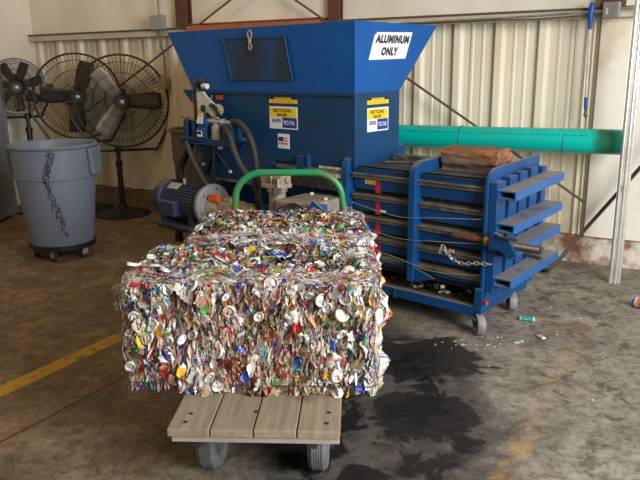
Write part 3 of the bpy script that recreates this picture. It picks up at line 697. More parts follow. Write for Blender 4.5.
# timber block lying on the chamber
def rough_block(name, x0, x1, y0, y1, z0, z1, amp, mats, seed, nx=26, ny=10, nzz=8):
    bm = bmesh.new(); bmesh.ops.create_cube(bm, size=1)
    bmesh.ops.subdivide_edges(bm, edges=bm.edges, cuts=14, use_grid_fill=True)
    for v in bm.verts:
        p = Vector((x0+(v.co.x+.5)*(x1-x0), y0+(v.co.y+.5)*(y1-y0), z0+(v.co.z+.5)*(z1-z0)))
        bot = v.co.z < -.48
        e = abs(v.co.x)*2
        rr = max(abs(v.co.x), 0)*2; rnd = max(0, (abs(v.co.y)*2)**6*(abs(v.co.z)*2)**6)*.02
        n = noise.noise(Vector((p.x*5+seed, p.y*14, p.z*26)))*amp+noise.noise(Vector((p.x*18+seed, p.y*30, p.z*40)))*amp*.5
        if not bot:
            p.y += n*.8-(rnd if v.co.y > 0 else -rnd); p.z += n*(.6 if v.co.z > .4 else .3)-(rnd if v.co.z > 0 else 0); p.x += n*.6*e
        v.co = p
    zm = (z0+z1)/2
    me = bpy.data.meshes.new(name); bm.to_mesh(me); bm.free()
    for a in mats: me.materials.append(a)
    for f in me.polygons: f.material_index = 0 if f.center.z > zm+.012*math.sin(f.center.x*14) else 1
    ob = bpy.data.objects.new(name, me); COL.objects.link(ob); return ob
lg = rough_block('timber_block', -.415, -.075, .22, .40, .0, .128, .017, [M['log'], M['loggrey']], 3)
lg.location = B(0, 0, .8195); lg.rotation_euler = (0, 0, BA)
tag(lg, 'split rotting orange brown timber block lying on top of the blue baler', 'wood')

# ================================================================== BALES
def can_palette(n, tanbias):
    pal = np.array([(.60, .59, .57), (.80, .79, .77), (.42, .30, .19), (.58, .03, .03), (.03, .08, .48), (.05, .33, .08), (.80, .55, .05), (.75, .22, .04),
                    (.10, .05, .18), (.03, .03, .035), (.70, .35, .42), (.10, .42, .60), (.30, .45, .10), (.30, .28, .27)])
    p = np.array([.24, .22, .09, .10, .05, .04, .035, .035, .025, .03, .025, .025, .03, .055]); p[2] += tanbias; p /= p.sum()
    return pal[rng.choice(len(pal), n, p=p)]*rng.uniform(.75, 1.05, (n, 1))
cans = bpy.data.materials.new('crushed_can_aluminium'); cans.use_nodes = True
_n = cans.node_tree; _b = _n.nodes['Principled BSDF']; _a = _n.nodes.new('ShaderNodeAttribute'); _a.attribute_name = 'print_colour'
_n.links.new(_a.outputs['Color'], _b.inputs['Base Color']); _b.inputs['Metallic'].default_value = .15; _b.inputs['Roughness'].default_value = .38
M['core'] = mat('bale_inner_aluminium', (0.30, 0.24, 0.18), 0.6, .1, col2=(0.5, 0.45, 0.38), scale=40)

def patches(centers, normals, ups, sw, sh, cols, tiltamp, crumple):
    """many crumpled sheets, returned as verts, faces, colours"""
    n = len(centers); nu, nv = 5, 6
    U, V = np.meshgrid(np.linspace(-.5, .5, nu), np.linspace(-.5, .5, nv), indexing='ij')
    U = U.ravel(); V = V.ravel(); k = nu*nv
    r = np.cross(ups, normals); r /= np.linalg.norm(r, axis=1)[:, None]+1e-9
    u = np.cross(normals, r)
    spin = rng.normal(0, tiltamp[0], n); c, s = np.cos(spin)[:, None], np.sin(spin)[:, None]
    r2 = r*c+u*s; u2 = -r*s+u*c
    t1 = rng.normal(0, tiltamp[1], n); c, s = np.cos(t1)[:, None], np.sin(t1)[:, None]
    r3 = r2*c+normals*s; n3 = -r2*s+normals*c
    t2 = rng.normal(0, tiltamp[2], n); c, s = np.cos(t2)[:, None], np.sin(t2)[:, None]
    u3 = u2*c+n3*s; n4 = -u2*s+n3*c
    curv = rng.normal(0, 1.0, (n, 1)); fold = rng.uniform(-.3, .3, (n, 1)); fa = rng.normal(0, 1.0, (n, 1))
    h = curv*(U[None]**2)*1.1+fa*np.abs(U[None]-fold)*.5+rng.normal(0, crumple, (n, k))
    du = rng.normal(0, .07, (n, k)); dv = rng.normal(0, .06, (n, k))
    taper = 1+rng.normal(0, .25, (n, 1))*V[None]
    # round the corners off
    rad = np.sqrt((np.abs(U)**4+np.abs(V)**4))
    shr = 1-.35*np.clip((np.hypot(U, V)-.5)/.21, 0, 1)[None]
    A = ((U[None]*shr+du)*taper*sw[:, None]); Bv = ((V[None]*shr+dv)*sh[:, None]); Hh = h*np.minimum(sw, sh)[:, None]
    P = centers[:, None, :]+A[..., None]*r3[:, None]+Bv[..., None]*u3[:, None]+Hh[..., None]*n4[:, None]
    vidx = np.arange(k).reshape(nu, nv)
    q = np.stack([vidx[:-1, :-1], vidx[1:, :-1], vidx[1:, 1:], vidx[:-1, 1:]], -1).reshape(-1, 4)
    Fc = (q[None]+(np.arange(n)*k)[:, None, None]).reshape(-1, 4)
    Cc = np.repeat(cols[:, None, :], k, 1)
    alt = can_palette(n, .0); thr = rng.uniform(-.2, .9, (n, 1)); ang = rng.uniform(0, 2*PI, (n, 1))
    msk = ((U[None]*np.cos(ang)+V[None]*np.sin(ang)+rng.normal(0, .12, (n, k))) > thr*.6)[..., None]
    Cc = np.where(msk, alt[:, None, :], Cc)
    Cc = Cc*rng.uniform(.8, 1.1, (n, k, 1))
    return P.reshape(-1, 3), Fc, Cc.reshape(-1, 3)

def make_bale(name, label, loc, rz, sx, sy, sz, dens, bulge, topangle=0.0):
    t = thing(name, label, 'bale', loc, rz, 'crushed can bales on the cart')
    def shape(P):
        hx, hy = sx/2, sy/2; x, y, z = P[:, 0], P[:, 1], P[:, 2]; kx = np.clip(np.abs(x)/hx, 0, 1.1)**6; ky = np.clip(-y/hy, 0, 1.1)**6
        x += np.sign(x)*kx*(.011*np.sin(z*31+y*12+bulge*x)+.010*np.sin(z*15-y*27+2*np.sign(x))+.006*np.sin(z*71+y*40))
        y -= ky*(.007*np.sin(x*23+z*17)+.006*np.sin(x*41-z*33+bulge))
        z += np.clip(z/sz, 0, 1)**6*(.007*np.sin(x*21+y*19+bulge)+.005*np.sin(x*47-y*31)-.018*np.clip(-x/hx, 0, 1)**3)
        for i, hi, j, hj, r in ((0, hx, 2, sz, .055), (1, hy, 2, sz, .035), (0, hx, 1, hy, .045)):
            e1 = np.abs(P[:, i])-(hi-r); e2 = (P[:, j] if j == 2 else np.abs(P[:, j]))-(hj-r)
            k = (e1 > 0) & (e2 > 0); d = np.hypot(e1, e2); k &= d > r
            f = (r+(d[k]-r)*.25)/d[k]
            P[k, i] = np.sign(P[k, i])*(hi-r+e1[k]*f)
            P[k, j] = (hj-r+e2[k]*f)*(1 if j == 2 else np.sign(P[k, j]))
    # core block: a little inside the skin
    bm = bmesh.new(); bmesh.ops.create_cube(bm, size=1); bmesh.ops.subdivide_edges(bm, edges=bm.edges, cuts=24, use_grid_fill=True)
    for v in bm.verts:
        p = Vector((v.co.x*(sx-.03), v.co.y*(sy-.03), (v.co.z+.5)*(sz-.016)+.002))
        nn = Vector((v.co.x if abs(v.co.x) > .49 else 0, v.co.y if abs(v.co.y) > .49 else 0, 0)); d = noise.noise(p*22)*.016-.004
        if abs(v.co.z+.5) > .02: p += nn*2*d
        if v.co.z > .49: p.z += d
        v.co = p
    Q = np.array([v.co[:] for v in bm.verts]); shape(Q)
    for v, q in zip(bm.verts, Q): v.co = (q[0]*.985, q[1]*.985, max(q[2]*.985, .001))
    me = bpy.data.meshes.new('pressed_core'); bm.to_mesh(me); bm.free(); me.materials.append(M['core'])
    co = bpy.data.objects.new('pressed_core', me); COL.objects.link(co); co.parent = t
    C_ = []; Nn = []; Up = []; Wd = []; Hh = []; Cl = []
    def face(nq, fn, nrm, up, w0, w1, h0, h1, tan):
        a = rng.uniform(-.5, .5, nq); b = rng.uniform(-.5, .5, nq)
        c = np.array([fn(x, y) for x, y in zip(a, b)])
        C_.append(c); Nn.append(np.repeat(np.array([nrm], float), nq, 0)); Up.append(np.repeat(np.array([up], float), nq, 0))
        Wd.append(rng.uniform(w0, w1, nq)); Hh.append(rng.uniform(h0, h1, nq))
        tb = tan*np.exp(-((a-.02)/.30)**2)
        cl = can_palette(nq, 0.0)
        seeds = rng.uniform(-.5, .5, (260, 2)); scol = can_palette(260, 0.0)
        asp = 1.0 if abs(nrm[2]) > .3 else .55
        dd = (a[:, None]-seeds[None, :, 0])**2*(4 if abs(nrm[0]) < .9 else 1)+((b[:, None]-seeds[None, :, 1])*asp)**2
        near = dd.argmin(1); cl = np.where((rng.uniform(0, 1, nq) < .62)[:, None], scol[near]*rng.uniform(.85, 1.05, (nq, 1)), cl)
        tc_ = np.array([(.42, .28, .17), (.55, .40, .27), (.30, .19, .11)])[rng.integers(0, 3, nq)]
        cl = np.where((rng.uniform(0, 1, nq) < tb)[:, None], tc_, cl); Cl.append(cl)
    sk = .008
    wz = lambda x, z: .012*noise.noise(Vector((x*9, z*9, bulge)))+.016*noise.noise(Vector((x*3.1, z*3.7, bulge+5)))
    rd = lambda a, b, e: -e*((abs(a)*2)**8+(abs(b)*2)**8)*.5
    face(int(dens*sx*sz), lambda a, b: (a*sx, -sy/2+rng.uniform(0, .018)-wz(a, b)-rd(a, b, .02), (b+.5)*sz), (0, -1, 0), (0, 0, 1), .006, .017, .03, .085, .80)
    face(int(dens*sx*sy*.75), lambda a, b: (a*sx*.985, b*sy*.97, sz-rng.uniform(0, .016)+wz(a*1.3, b+3)+rd(a, b, .022)), (0, 0, 1), (0, 1, 0), .026, .06, .03, .07, .08)
    face(int(dens*sx*sz*.22), lambda a, b: (a*sx, -sy/2+rng.uniform(-.004, .014)-wz(a, b)-rd(a, b, .02), (b+.5)*sz), (0, -1, 0), (0, 0, 1), .022, .045, .03, .06, .2)
    for s in (-1, 1):
        face(int(dens*sy*sz*.7), lambda a, b: (s*(sx/2-rng.uniform(0, .018)+wz(a, b+s*7)+.012*math.sin(b*9+s)+rd(a, b, .03)), a*sy, (b+.5)*sz), (s, 0, 0), (0, 0, 1), .025, .06, .035, .09, .0)
    face(int(dens*sx*sz*.35), lambda a, b: (a*sx, sy/2-rng.uniform(0, .015), (b+.5)*sz), (0, 1, 0), (0, 0, 1), .02, .05, .03, .08, .2)
    # edges: bits that stick out
    ne = int(dens*.035)
    for s in (-1, 1):
        face(ne*4, lambda a, b: (s*(sx/2+rng.normal(0, .007)), -sy/2+rng.uniform(0, .03), (b+.5)*sz), (s*.6, -.8, 0), (0, 0, 1), .02, .045, .03, .07, .0)
    face(ne*9, lambda a, b: (a*sx, -sy/2+rng.uniform(0, .03), sz-rng.uniform(0, .02)), (0, -.6, .8), (1, 0, 0), .02, .045, .02, .06, .1)
    C_ = np.concatenate(C_); Nn = np.concatenate(Nn); Up = np.concatenate(Up); Wd = np.concatenate(Wd); Hh = np.concatenate(Hh); Cl = np.concatenate(Cl)
    P, Fc, Cc = patches(C_, Nn, Up, Wd, Hh, Cl, (.22, .60, .25), .07)
    over = .010
    for ax, hs in ((0, sx/2), (1, sy/2)):
        ex_ = np.abs(P[:, ax])-(hs+over); k_ = ex_ > 0; P[k_, ax] = np.sign(P[k_, ax])*(hs+over+ex_[k_]*.35)
    ex_ = P[:, 2]-(sz+over); k_ = ex_ > 0; P[k_, 2] = sz+over+ex_[k_]*.35
    shape(P)
    P[:, 2] = np.maximum(P[:, 2], .001)
    # dished can ends
    ends = []; ec = []; ef = []; off = len(P)
    def can_end(c, nrm, r, col):
        nonlocal off
        nrm = Vector(nrm).normalized(); a = nrm.orthogonal().normalized(); b = nrm.cross(a); sq = random.uniform(.55, 1)
        prof = [(1.0, -.006), (1.0, .003), (.90, .004), (.84, -.004), (.55, -.003), (.0, .001)]
        n = 16
        for pr, ph in prof:
            for j in range(n):
                tt = 2*PI*j/n; p = Vector(c)+a*(r*pr*math.cos(tt))+b*(r*pr*sq*math.sin(tt))+nrm*(ph+random.gauss(0, .0012)); p.z = max(p.z, .001)
                ends.append(tuple(p)); ec.append(tuple(x*random.uniform(.85, 1) for x in col))
        for i in range(len(prof)-1):
            for j in range(n): ef.append((off+i*n+j, off+i*n+(j+1) % n, off+(i+1)*n+(j+1) % n, off+(i+1)*n+j))
        off += n*len(prof)
    for _ in range(int(dens*.007)):
        c = random.choice([(.72, .72, .72), (.85, .85, .85), (.8, .78, .72), (.62, .62, .6)])
        k = random.random()
        if k < .5: can_end((random.uniform(-.48, .48)*sx, -sy/2-.006, random.uniform(.04, .94)*sz), (random.gauss(0, .4), -1, random.gauss(0, .35)), random.uniform(.016, .027), c)
        elif k < .75: can_end((random.uniform(-.48, .48)*sx, random.uniform(-.45, .45)*sy, sz+.006), (random.gauss(0, .4), random.gauss(0, .4), 1), random.uniform(.018, .027), c)
        else:
            s = random.choice((-1, 1)); can_end((s*(sx/2+.004), random.uniform(-.48, .45)*sy, random.uniform(.05, .94)*sz), (s, random.gauss(-.5, .4), random.gauss(0, .3)), random.uniform(.02, .032), c)
    P = np.concatenate([P, np.array(ends)]); Cc = np.concatenate([Cc, np.array(ec)]); Fc = np.concatenate([Fc, np.array(ef)])
    me = bpy.data.meshes.new('crushed_cans')
    me.vertices.add(len(P)); me.vertices.foreach_set('co', P.ravel())
    me.loops.add(len(Fc)*4); me.loops.foreach_set('vertex_index', Fc.ravel().astype(np.int32))
    me.polygons.add(len(Fc)); me.polygons.foreach_set('loop_start', np.arange(0, len(Fc)*4, 4, dtype=np.int32))
    try: me.polygons.foreach_set('loop_total', np.full(len(Fc), 4, dtype=np.int32))
    except Exception: pass
    me.update(calc_edges=True); me.validate()
    at = me.color_attributes.new('print_colour', 'FLOAT_COLOR', 'POINT')
    cc = np.ones((len(P), 4), dtype=np.float32); cc[:, :3] = np.clip(Cc, 0, 1); at.data.foreach_set('color', cc.ravel())
    me.materials.append(cans)
    o = bpy.data.objects.new('crushed_cans', me); COL.objects.link(o); o.parent = t; o['kind'] = 'stuff'
    # baling wires looping round the bale
    for y in (-.34, .0, .36):
        yy = y*sy; mbw = MB(); e = .006
        pts = [(-sx/2-e, yy, .01), (-sx/2-e, yy, sz-.02), (-sx/2+.02, yy, sz+e), (0, yy, sz+e-.002), (sx/2-.02, yy, sz+e), (sx/2+e, yy, sz-.02), (sx/2+e, yy, .01)]
        mbw.tube(pts, .0016, 5); mbw.build('baling_wire', M['darkrod'], t)
    for z in (.09,):
        zz = z*sz; mbw = MB(); e = .002
        mbw.tube([(-sx/2-e, sy/2, zz), (-sx/2-e, -sy/2+.02, zz), (-sx/2+.02, -sy/2-e, zz), (0, -sy/2-e, zz-.003), (sx/2-.02, -sy/2-e, zz), (sx/2+e, -sy/2+.02, zz), (sx/2+e, sy/2, zz)], .002, 5)
        mbw.build('baling_wire', M['darkrod'], t)
    return t
CZ = R(-3.2)    # cart yaw
DZ = .292       # deck height
make_bale('can_bale', 'front bale of crushed cans overhanging the left side of the wooden cart', (-.236, 2.385, DZ), R(-4.2), .882, .42, .435, 8500, 1.0)
make_bale('can_bale', 'rear bale of crushed cans by the green handle of the cart', (-.172, 2.945, DZ), R(-1.0), .765, .50, .440, 6000, 9.0)

# ================================================================== CART
cart = thing('platform_cart', 'wooden plank platform cart with a green tube handle under the can bales', 'cart', (-.219, 1.935, 0), CZ)
CW, CL = .552, 1.40
for i in range(4):
    xa = -CW/2+i*CW/4; e = .0022
    zt = DZ-.0005-(.001 if i % 2 else 0)
    MB().box(xa+e, xa+CW/4-e, 0, CL, DZ-.028, zt).build('deck_plank', M['plank'], cart, bevel=.003)
MB().box(-CW/2+.012, CW/2-.004, .010, .075, DZ-.052, DZ-.0285).build('front_board', M['plankgrey'], cart, bevel=.003)
MB().box(-CW/2+.012, CW/2-.004, CL-.09, CL-.02, DZ-.056, DZ-.0285).build('rear_board', M['plankgrey'], cart, bevel=.003)
mb = MB()
for x, y in ((-.22, .10), (-.225, .045), (-.005, .12), (.23, .05), (.235, .12)):
    mb.lathe([(.0001, .0), (.008, .0)], 12, 0, Matrix.Translation((x, y, DZ+.0002)))
mb.build('bolt_hole', M['hole'], cart)
mb = MB(); mb.box(-.2, .2, .27, .31, DZ-.07, DZ-.0285).box(-.2, .2, 1.05, 1.09, DZ-.07, DZ-.0285).box(-.20, -.17, .02, 1.36, DZ-.075, DZ-.0285).box(.17, .20, .02, 1.36, DZ-.075, DZ-.0285)
mb.build('chassis', M['slot'], cart)
for wx in (-.188, .192):
    for wy in (.27, 1.07):
        rr, wd = .118, .07
        tb = MB(); prf = [(rr*.55, -wd*.36), (rr*.72, -wd*.5), (rr*.9, -wd*.48), (rr*.985, -wd*.30)]
        for k in range(5):
            u = -wd*.24+k*wd*.12
            prf += [(rr, u-wd*.03), (rr, u+wd*.03), (rr*.978, u+wd*.045), (rr*.978, u+wd*.075)]
        prf += [(rr*.985, wd*.30), (rr*.9, wd*.48), (rr*.72, wd*.5), (rr*.55, wd*.36), (rr*.55, -wd*.36)]
        st = R(4) if wy < .5 and wx < 0 else R(1)
        MX2 = Matrix.Translation((wx, wy, rr)) @ Matrix.Rotation(-st, 4, 'Z')
        tb.lathe(prf, 44, 0, MX2, axis='x')
        wo = tb.build('wheel', M['tire'], cart, smooth=True)
        MB().lathe([(rr*.56, -wd*.30), (rr*.5, -wd*.3), (rr*.4, -wd*.1), (rr*.18, -wd*.15), (rr*.16, -wd*.5), (0, -wd*.5)], 24, 0, MX2, axis='x').lathe([(0, wd*.5), (rr*.16, wd*.5), (rr*.18, wd*.15), (rr*.4, wd*.1), (rr*.5, wd*.3), (rr*.56, wd*.3)], 24, 0, MX2, axis='x').build('wheel_hub', M['steel'], wo, smooth=True)
        fk = MB()
        for s in (-1, 1): fk.box(s*(wd/2+.008)-.003, s*(wd/2+.008)+.003, -.02, .02, -.01, .10, 0, MX2)
        fk.cyl((-wd/2-.016, 0, 0), (wd/2+.016, 0, 0), .008, 10, 0, M=MX2)
        fk.build('wheel_bracket', M['steel'], cart)
# green push handle rising at the rear
hy = 1.355
pts = [(-.262, hy, DZ-.02), (-.262, hy, .68), (-.255, hy, .76)]
pts += [(-.12-.135*math.cos(R(a)), hy, .765+.135*math.sin(R(a))*.98) for a in range(12, 91, 13)]
pts += [(.12+.135*math.cos(R(a)), hy, .765+.135*math.sin(R(a))*.98) for a in range(90, 0, -13)]
pts += [(.255, hy, .76), (.262, hy, .68), (.262, hy, DZ-.02)]
MB().tube(smoothpath([(x-.013*(.262-x)/.524, y, z) for x, y, z in pts], 4), .0165, 14).build('push_handle', M['green'], cart, smooth=True)

# ================================================================== FANS
def fan(label, x, y, rz, rr, hz, hx, blades, bm_, base_r, tilt, pole_h, five=False, ringcol=None):
    t = thing('pedestal_fan', label, 'fan', (x, y, 0), rz, 'pedestal fans by the back wall')
    MB().lathe([(0, 0), (base_r, 0), (base_r, .012), (base_r*.8, .03), (.07, .05), (.045, .065), (.04, .10), (.0, .10)], 40).build('fan_base', M['black'], t, smooth=True)
    yb = hz-rr-.035
    MB().cyl((0, 0, .06), (0, 0, yb-.10), .026, 16).cyl((0, 0, yb-.14), (0, 0, yb), .019, 14).lathe([(.026, yb-.15), (.034, yb-.15), (.034, yb-.11), (.026, yb-.11)], 16).build('pole', M['black'], t, smooth=True)
    H = Matrix.Translation((hx, -.06, hz)) @ Matrix.Rotation(R(tilt), 4, 'X')
    # yoke
    a = rr+.045
    yk = [(-a, -.02, 0), (-a, -.02, -rr*.35), (-a*.62, -.02, -rr-.035), (a*.62, -.02, -rr-.035), (a, -.02, -rr*.35), (a, -.02, 0)]
    yk2 = [(hx+p[0], p[1]+.0, hz+p[2]) for p in yk]
    MB().tube(yk2, .014, 8).cyl((0, -.02, yb-.02), (0, -.02, yb+.03), .03, 12).build('yoke', M['black'], t, smooth=True)
    for s in (-1, 1): MB().cyl((hx+s*(rr), -.05, hz), (hx+s*(rr+.07), -.05, hz), .020, 10).build('tilt_knob', M['black'], t)
    dp = .075
    for sgn, nm in ((-1, 'front_guard'), (1, 'rear_guard')):
        g = MB()
        for q in range(66):
            an = 2*PI*q/66; c, s = math.cos(an), math.sin(an)
            pts = [(c*r_, sgn*dd, s*r_) for r_, dd in ((.05, dp+.03), (rr*.55, dp+.028), (rr*.88, dp+.012), (rr, .0))]
            g.tube(pts, .0018, 3, caps=False, M=H)
        for r_, dd in ((.05, dp+.03), (rr*.35, dp+.03), (rr*.62, dp+.026), (rr*.85, dp+.015)):
            g.tube([(r_*math.cos(2*PI*i/40), sgn*dd, r_*math.sin(2*PI*i/40)) for i in range(40)], .0022, 4, closed=True, M=H)
        g.tube([(rr*math.cos(2*PI*i/56), sgn*.006, rr*math.sin(2*PI*i/56)) for i in range(56)], .011, 6, closed=True, M=H)
        g.cyl((0, sgn*(dp+.022), 0), (0, sgn*(dp+.034), 0), .052, 24, M=H)
        g.build(nm, M['grille'], t)
    if ringcol:
        MB().tube([(rr*.97*math.cos(2*PI*i/56), -.03, rr*.97*math.sin(2*PI*i/56)) for i in range(56)], .012, 6, closed=True, M=H).build('shroud_ring', ringcol, t, smooth=True)
    MB().cyl((0, .03, 0), (0, .20, 0), .075, 24, M=H).cyl((0, -.03, 0), (0, .03, 0), .045, 24, M=H).box(-.035, .035, .05, .18, .06, .11, 0, H).build('motor', M['black'], t, smooth=True)
    MB().lathe([(0.0001, -dp-.040), (.020, -dp-.038), (.022, -dp-.032)], 20, 0, H, axis='y').build('hub_badge', M['steel'], t, smooth=True)
    for k, (an, ln) in enumerate(blades):
        wb = .105 if not five else .06
        out = []
        n = 8
        vs = []; 
        for i in range(n+1):
            f = i/n; rad = .06+(ln-.06)*f; ww = wb*(.52+.22*min(1, f*1.6))*(1-.15*max(0, f-.85)/.15)
            for s in (-1, -.33, .33, 1):
                lx = s*ww; vs.append((rad, -.01+lx*.42+.012*(1-s*s), lx))
        nv = len(vs); fs = []
        for i in range(n):
            for j in range(3): fs.append((i*4+j, (i+1)*4+j, (i+1)*4+j+1, i*4+j+1))
        b2 = MB().add(vs, fs, 0, H @ Matrix.Rotation(-R(an), 4, 'Y'))
        ob = b2.build('fan_blade', bm_[k % len(bm_)], t, smooth=True)
        so = ob.modifiers.new('thick', 'SOLIDIFY'); so.thickness = .003
    return t
fan('large black pedestal fan with grey paddle blades, rightmost of the three, beside the blue baler', -1.93, 6.6, R(14), .425, 1.09, .075, [(128, .36), (235, .36), (0, .36)], [M['blade'], M['blade'], M['bladedark']], .265, 0, 0)  # third blade is a darker copy, its shade put into the colour
fan('large black pedestal fan partly hidden behind the rightmost fan and the blue-grey trash can', -2.33, 6.86, R(16), .405, 1.13, -.02, [(70, .34), (265, .34), (175, .34)], [M['bladedark']], .22, 0, 0)
fan('smaller pedestal fan with a grey ring, half hidden by the perforated cabinet', -2.845, 6.80, R(20), .255, 1.235, -.06, [(i*51.4+15, .235) for i in range(7)], [M['bladedark']], .2, 4, 0, True, M['greybox'])

# ================================================================== TRASH CANS
def trash(name, label, x, y, z, rt, rb, h, m, group, lug=True, rz=0):
    t = thing(name, label, 'trash can', (x, y, z), rz)
    zc = h-.255*h/.78
    prof = [(0, .0), (rb, .0), (rb+.004, .02), (rt*.905, zc), (rt*.93, zc+.006), (rt*.955, h-.03), (rt, h-.022), (rt+.004, h-.008), (rt-.004, h), (rt-.022, h-.004), (rt*.90, h-.03), (rb-.01, .012), (0, .012)]
    MB().lathe(prof, 56).build('body', m, t, smooth=True)
    if lug:
        for s in (0, 180):
            mb = MB(); Mz = Matrix.Rotation(R(s), 4, 'Z')
            mb.prism([(-.09, h-.03), (.09, h-.03), (.07, zc+.02), (-.07, zc+.02)], 'x', rt*.93, rt*1.045, 0, Mz)
            mb.build('handle', m, t, bevel=.01)
    return t
tc_ = trash('trash_can', 'large blue-grey round plastic trash can with black scuff marks on a wheeled dolly', -1.975, 5.108, .105, .315, .228, .758, M['trashgrey'], None, rz=R(-5))
# scuff: a broken dark diagonal smear lying on the wall of the can
def on_can(a, z, d=.0015):
    h = .758; zc = h-.255*h/.78
    if z > zc: r_ = .315*(.93+(.955-.93)*(z-zc)/(h-.03-zc))
    else: r_ = .232+(.315*.905-.232)*(z-.02)/(zc-.02)
    return ((r_+d)*math.cos(a), (r_+d)*math.sin(a), z)
sc = MB()
for path in ([(-.62, .72), (-.66, .66), (-.74, .60), (-.78, .52), (-.76, .46), (-.70, .36), (-.58, .26), (-.47, .16), (-.36, .09)], [(-.52, .72), (-.60, .64), (-.70, .58), (-.73, .47), (-.60, .34), (-.49, .26), (-.44, .18)]):
    for i in range(len(path)-1):
        (a0, z0), (a1, z1) = path[i], path[i+1]
        for k in range(14):
            f = (k+random.random())/14; a = a0*1.0+(a1-a0)*f-.60+random.gauss(0, .035); z = z0+(z1-z0)*f+random.gauss(0, .006)
            ww = random.uniform(.004, .022); hh = random.uniform(.004, .02)
            sc.add([on_can(a-ww, z-hh), on_can(a+ww*.6, z-hh*.7), on_can(a+ww, z+hh), on_can(a-ww*.4, z+hh*.8)], [(0, 1, 2, 3)])
sc.build('scuff_mark', M['scuff'], tc_, fix=False)
dl = thing('trash_can_dolly', 'round black dolly on small casters under the blue-grey trash can', 'dolly', (-1.975, 5.108, 0), R(8))
MB().lathe([(0, .082), (.235, .082), (.245, .09), (.245, .125), (.236, .125), (.236, .1045), (0, .1045)], 44).build('platform', M['black'], dl, smooth=True)
for a in (-100, -28, 44, 116, 188):
    Mx = Matrix.Rotation(R(a), 4, 'Z') @ Matrix.Translation((.195, 0, 0)) @ Matrix.Rotation(R(60), 4, 'Z')
    o = MB().box(-.02, .02, -.014, -.010, .03, .08, 0, Mx).box(-.02, .02, .010, .014, .03, .08, 0, Mx).cyl((0, 0, .07), (0, 0, .083), .016, 10, M=Mx).build('caster', M['steel'], dl)
    MB().lathe([(0, -.009), (.026, -.009), (.032, -.006), (.032, .006), (.026, .009), (0, .009)], 20, 0, Mx @ Matrix.Translation((0, 0, .032)), axis='y').build('wheel', M['rubber'], o, smooth=True)
trash('trash_can', 'brown plastic trash can against the ribbed wall, half hidden by the baler valves', -1.02, 6.05, 0, .285, .22, .88, M['tancan'], None, lug=False)

# ================================================================== CABINET
cb = thing('perforated_cabinet', 'tall grey metal cabinet with a perforated side at the left edge', 'cabinet', (-2.985, 6.66, 0), 0)
MB().box(-.40, 0, -1.1, 0, .03, 1.60).build('body', M['cab'], cb, bevel=.004)
ho = MB()
for i in range(30):
    for k in range(34):
        yy = -.06-i*.032-(.016 if k % 2 else 0); zz = .12+k*.026
        ho.add([(.0015, yy+.008*math.cos(PI/3*j), zz+.008*math.sin(PI/3*j)) for j in range(6)], [tuple(range(6))])
ho.build('perforation', M['hole'], cb, fix=False)
for y in (-.05, -1.05):
    for x in (-.36, -.04): MB().box(x-.02, x+.02, y-.02, y+.02, 0, .03).build('foot', M['cab'], cb)

# ================================================================== ON THE WALL
def wall_thing(name, label, cat, mb, m, group=None, smooth=True, bevel=0):
    o = mb.build(name, m, None, smooth=smooth, bevel=bevel); return tag(o, label, cat, group)
# teal pipe
pp = thing('teal_pipe', 'long teal plastic pipe hung along the white ribbed wall', 'pipe', WO, WA)
py, pz, pr_ = -.27, .880, .081
Mp = Matrix.Translation((0, py, 0))
_t = M['teal'].node_tree; _bs = _t.nodes['Principled BSDF']; _src = _bs.inputs['Base Color'].links[0].from_socket
_tc = _t.nodes.new('ShaderNodeTexCoord'); _sx = _t.nodes.new('ShaderNodeSeparateXYZ'); _t.links.new(_tc.outputs['Object'], _sx.inputs[0])
_nz = _t.nodes.new('ShaderNodeTexNoise'); _nz.inputs['Scale'].default_value = 14; _t.links.new(_tc.outputs['Object'], _nz.inputs['Vector'])
def _m(op, a, b):
    n_ = _t.nodes.new('ShaderNodeMath'); n_.operation = op
    for i_, q_ in enumerate((a, b)):
        if isinstance(q_, (int, float)): n_.inputs[i_].default_value = q_
        else: _t.links.new(q_, n_.inputs[i_])
    return n_.outputs[0]
_d = _m('ABSOLUTE', _m('SUBTRACT', _m('ADD', _sx.outputs[0], _m('MULTIPLY', _m('SUBTRACT', _nz.outputs['Fac'], .5), .05)), .105), 0)
_r = _t.nodes.new('ShaderNodeMapRange'); _r.interpolation_type = 'SMOOTHSTEP'; _t.links.new(_d, _r.inputs[0]); _r.inputs[1].default_value = .02; _r.inputs[2].default_value = .10; _r.inputs[3].default_value = .85; _r.inputs[4].default_value = 0
_x = _t.nodes.new('ShaderNodeMix'); _x.data_type = 'RGBA'; _t.links.new(_r.outputs[0], _x.inputs[0]); _t.links.new(_src, _x.inputs[6]); _x.inputs[7].default_value = (.015, .12, .03, 1)
_t.links.new(_x.outputs[2], _bs.inputs['Base Color'])
def pipe_seg(x0, x1, z0, z1, inner=True):
    s = (z1-z0)/(x1-x0); mbp = MB()
    mbp.tube([(x0, py, z0), (x1, py, z1)], pr_, 40, caps=False)
    return mbp
za, zb = .874, .893
mb = pipe_seg(-1.75, .205, za, zb+.0015); mb.tube([(.205, py, zb+.0015), (-.05, py, zb)], pr_-.007, 40, caps=False)
ring = [[(.205, py+r_*math.cos(2*PI*i/40), zb+.0015+r_*math.sin(2*PI*i/40)) for i in range(40)] for r_ in (pr_, pr_-.007)]
mb.add(ring[0]+ring[1], [(i, (i+1) % 40, (i+1) % 40+40, i+40) for i in range(40)])
mb.build('pipe_body', M['teal'], pp, smooth=True)
MB().cyl((-.05, py, zb), (-.04, py, zb), pr_-.008, 30).build('pipe_plug', M['slot'], pp)
def bend_print(o, x0):
    for v in o.data.vertices:
        # lay the letters onto the round surface, near the top front
        d = v.co.z; ang = d/pr_
        v.co.y = py-(pr_+.0008)*math.cos(ang); zc_ = za+(zb-za)*(v.co.x+1.75)/1.82; v.co.z = zc_+(pr_+.0008)*math.sin(ang)
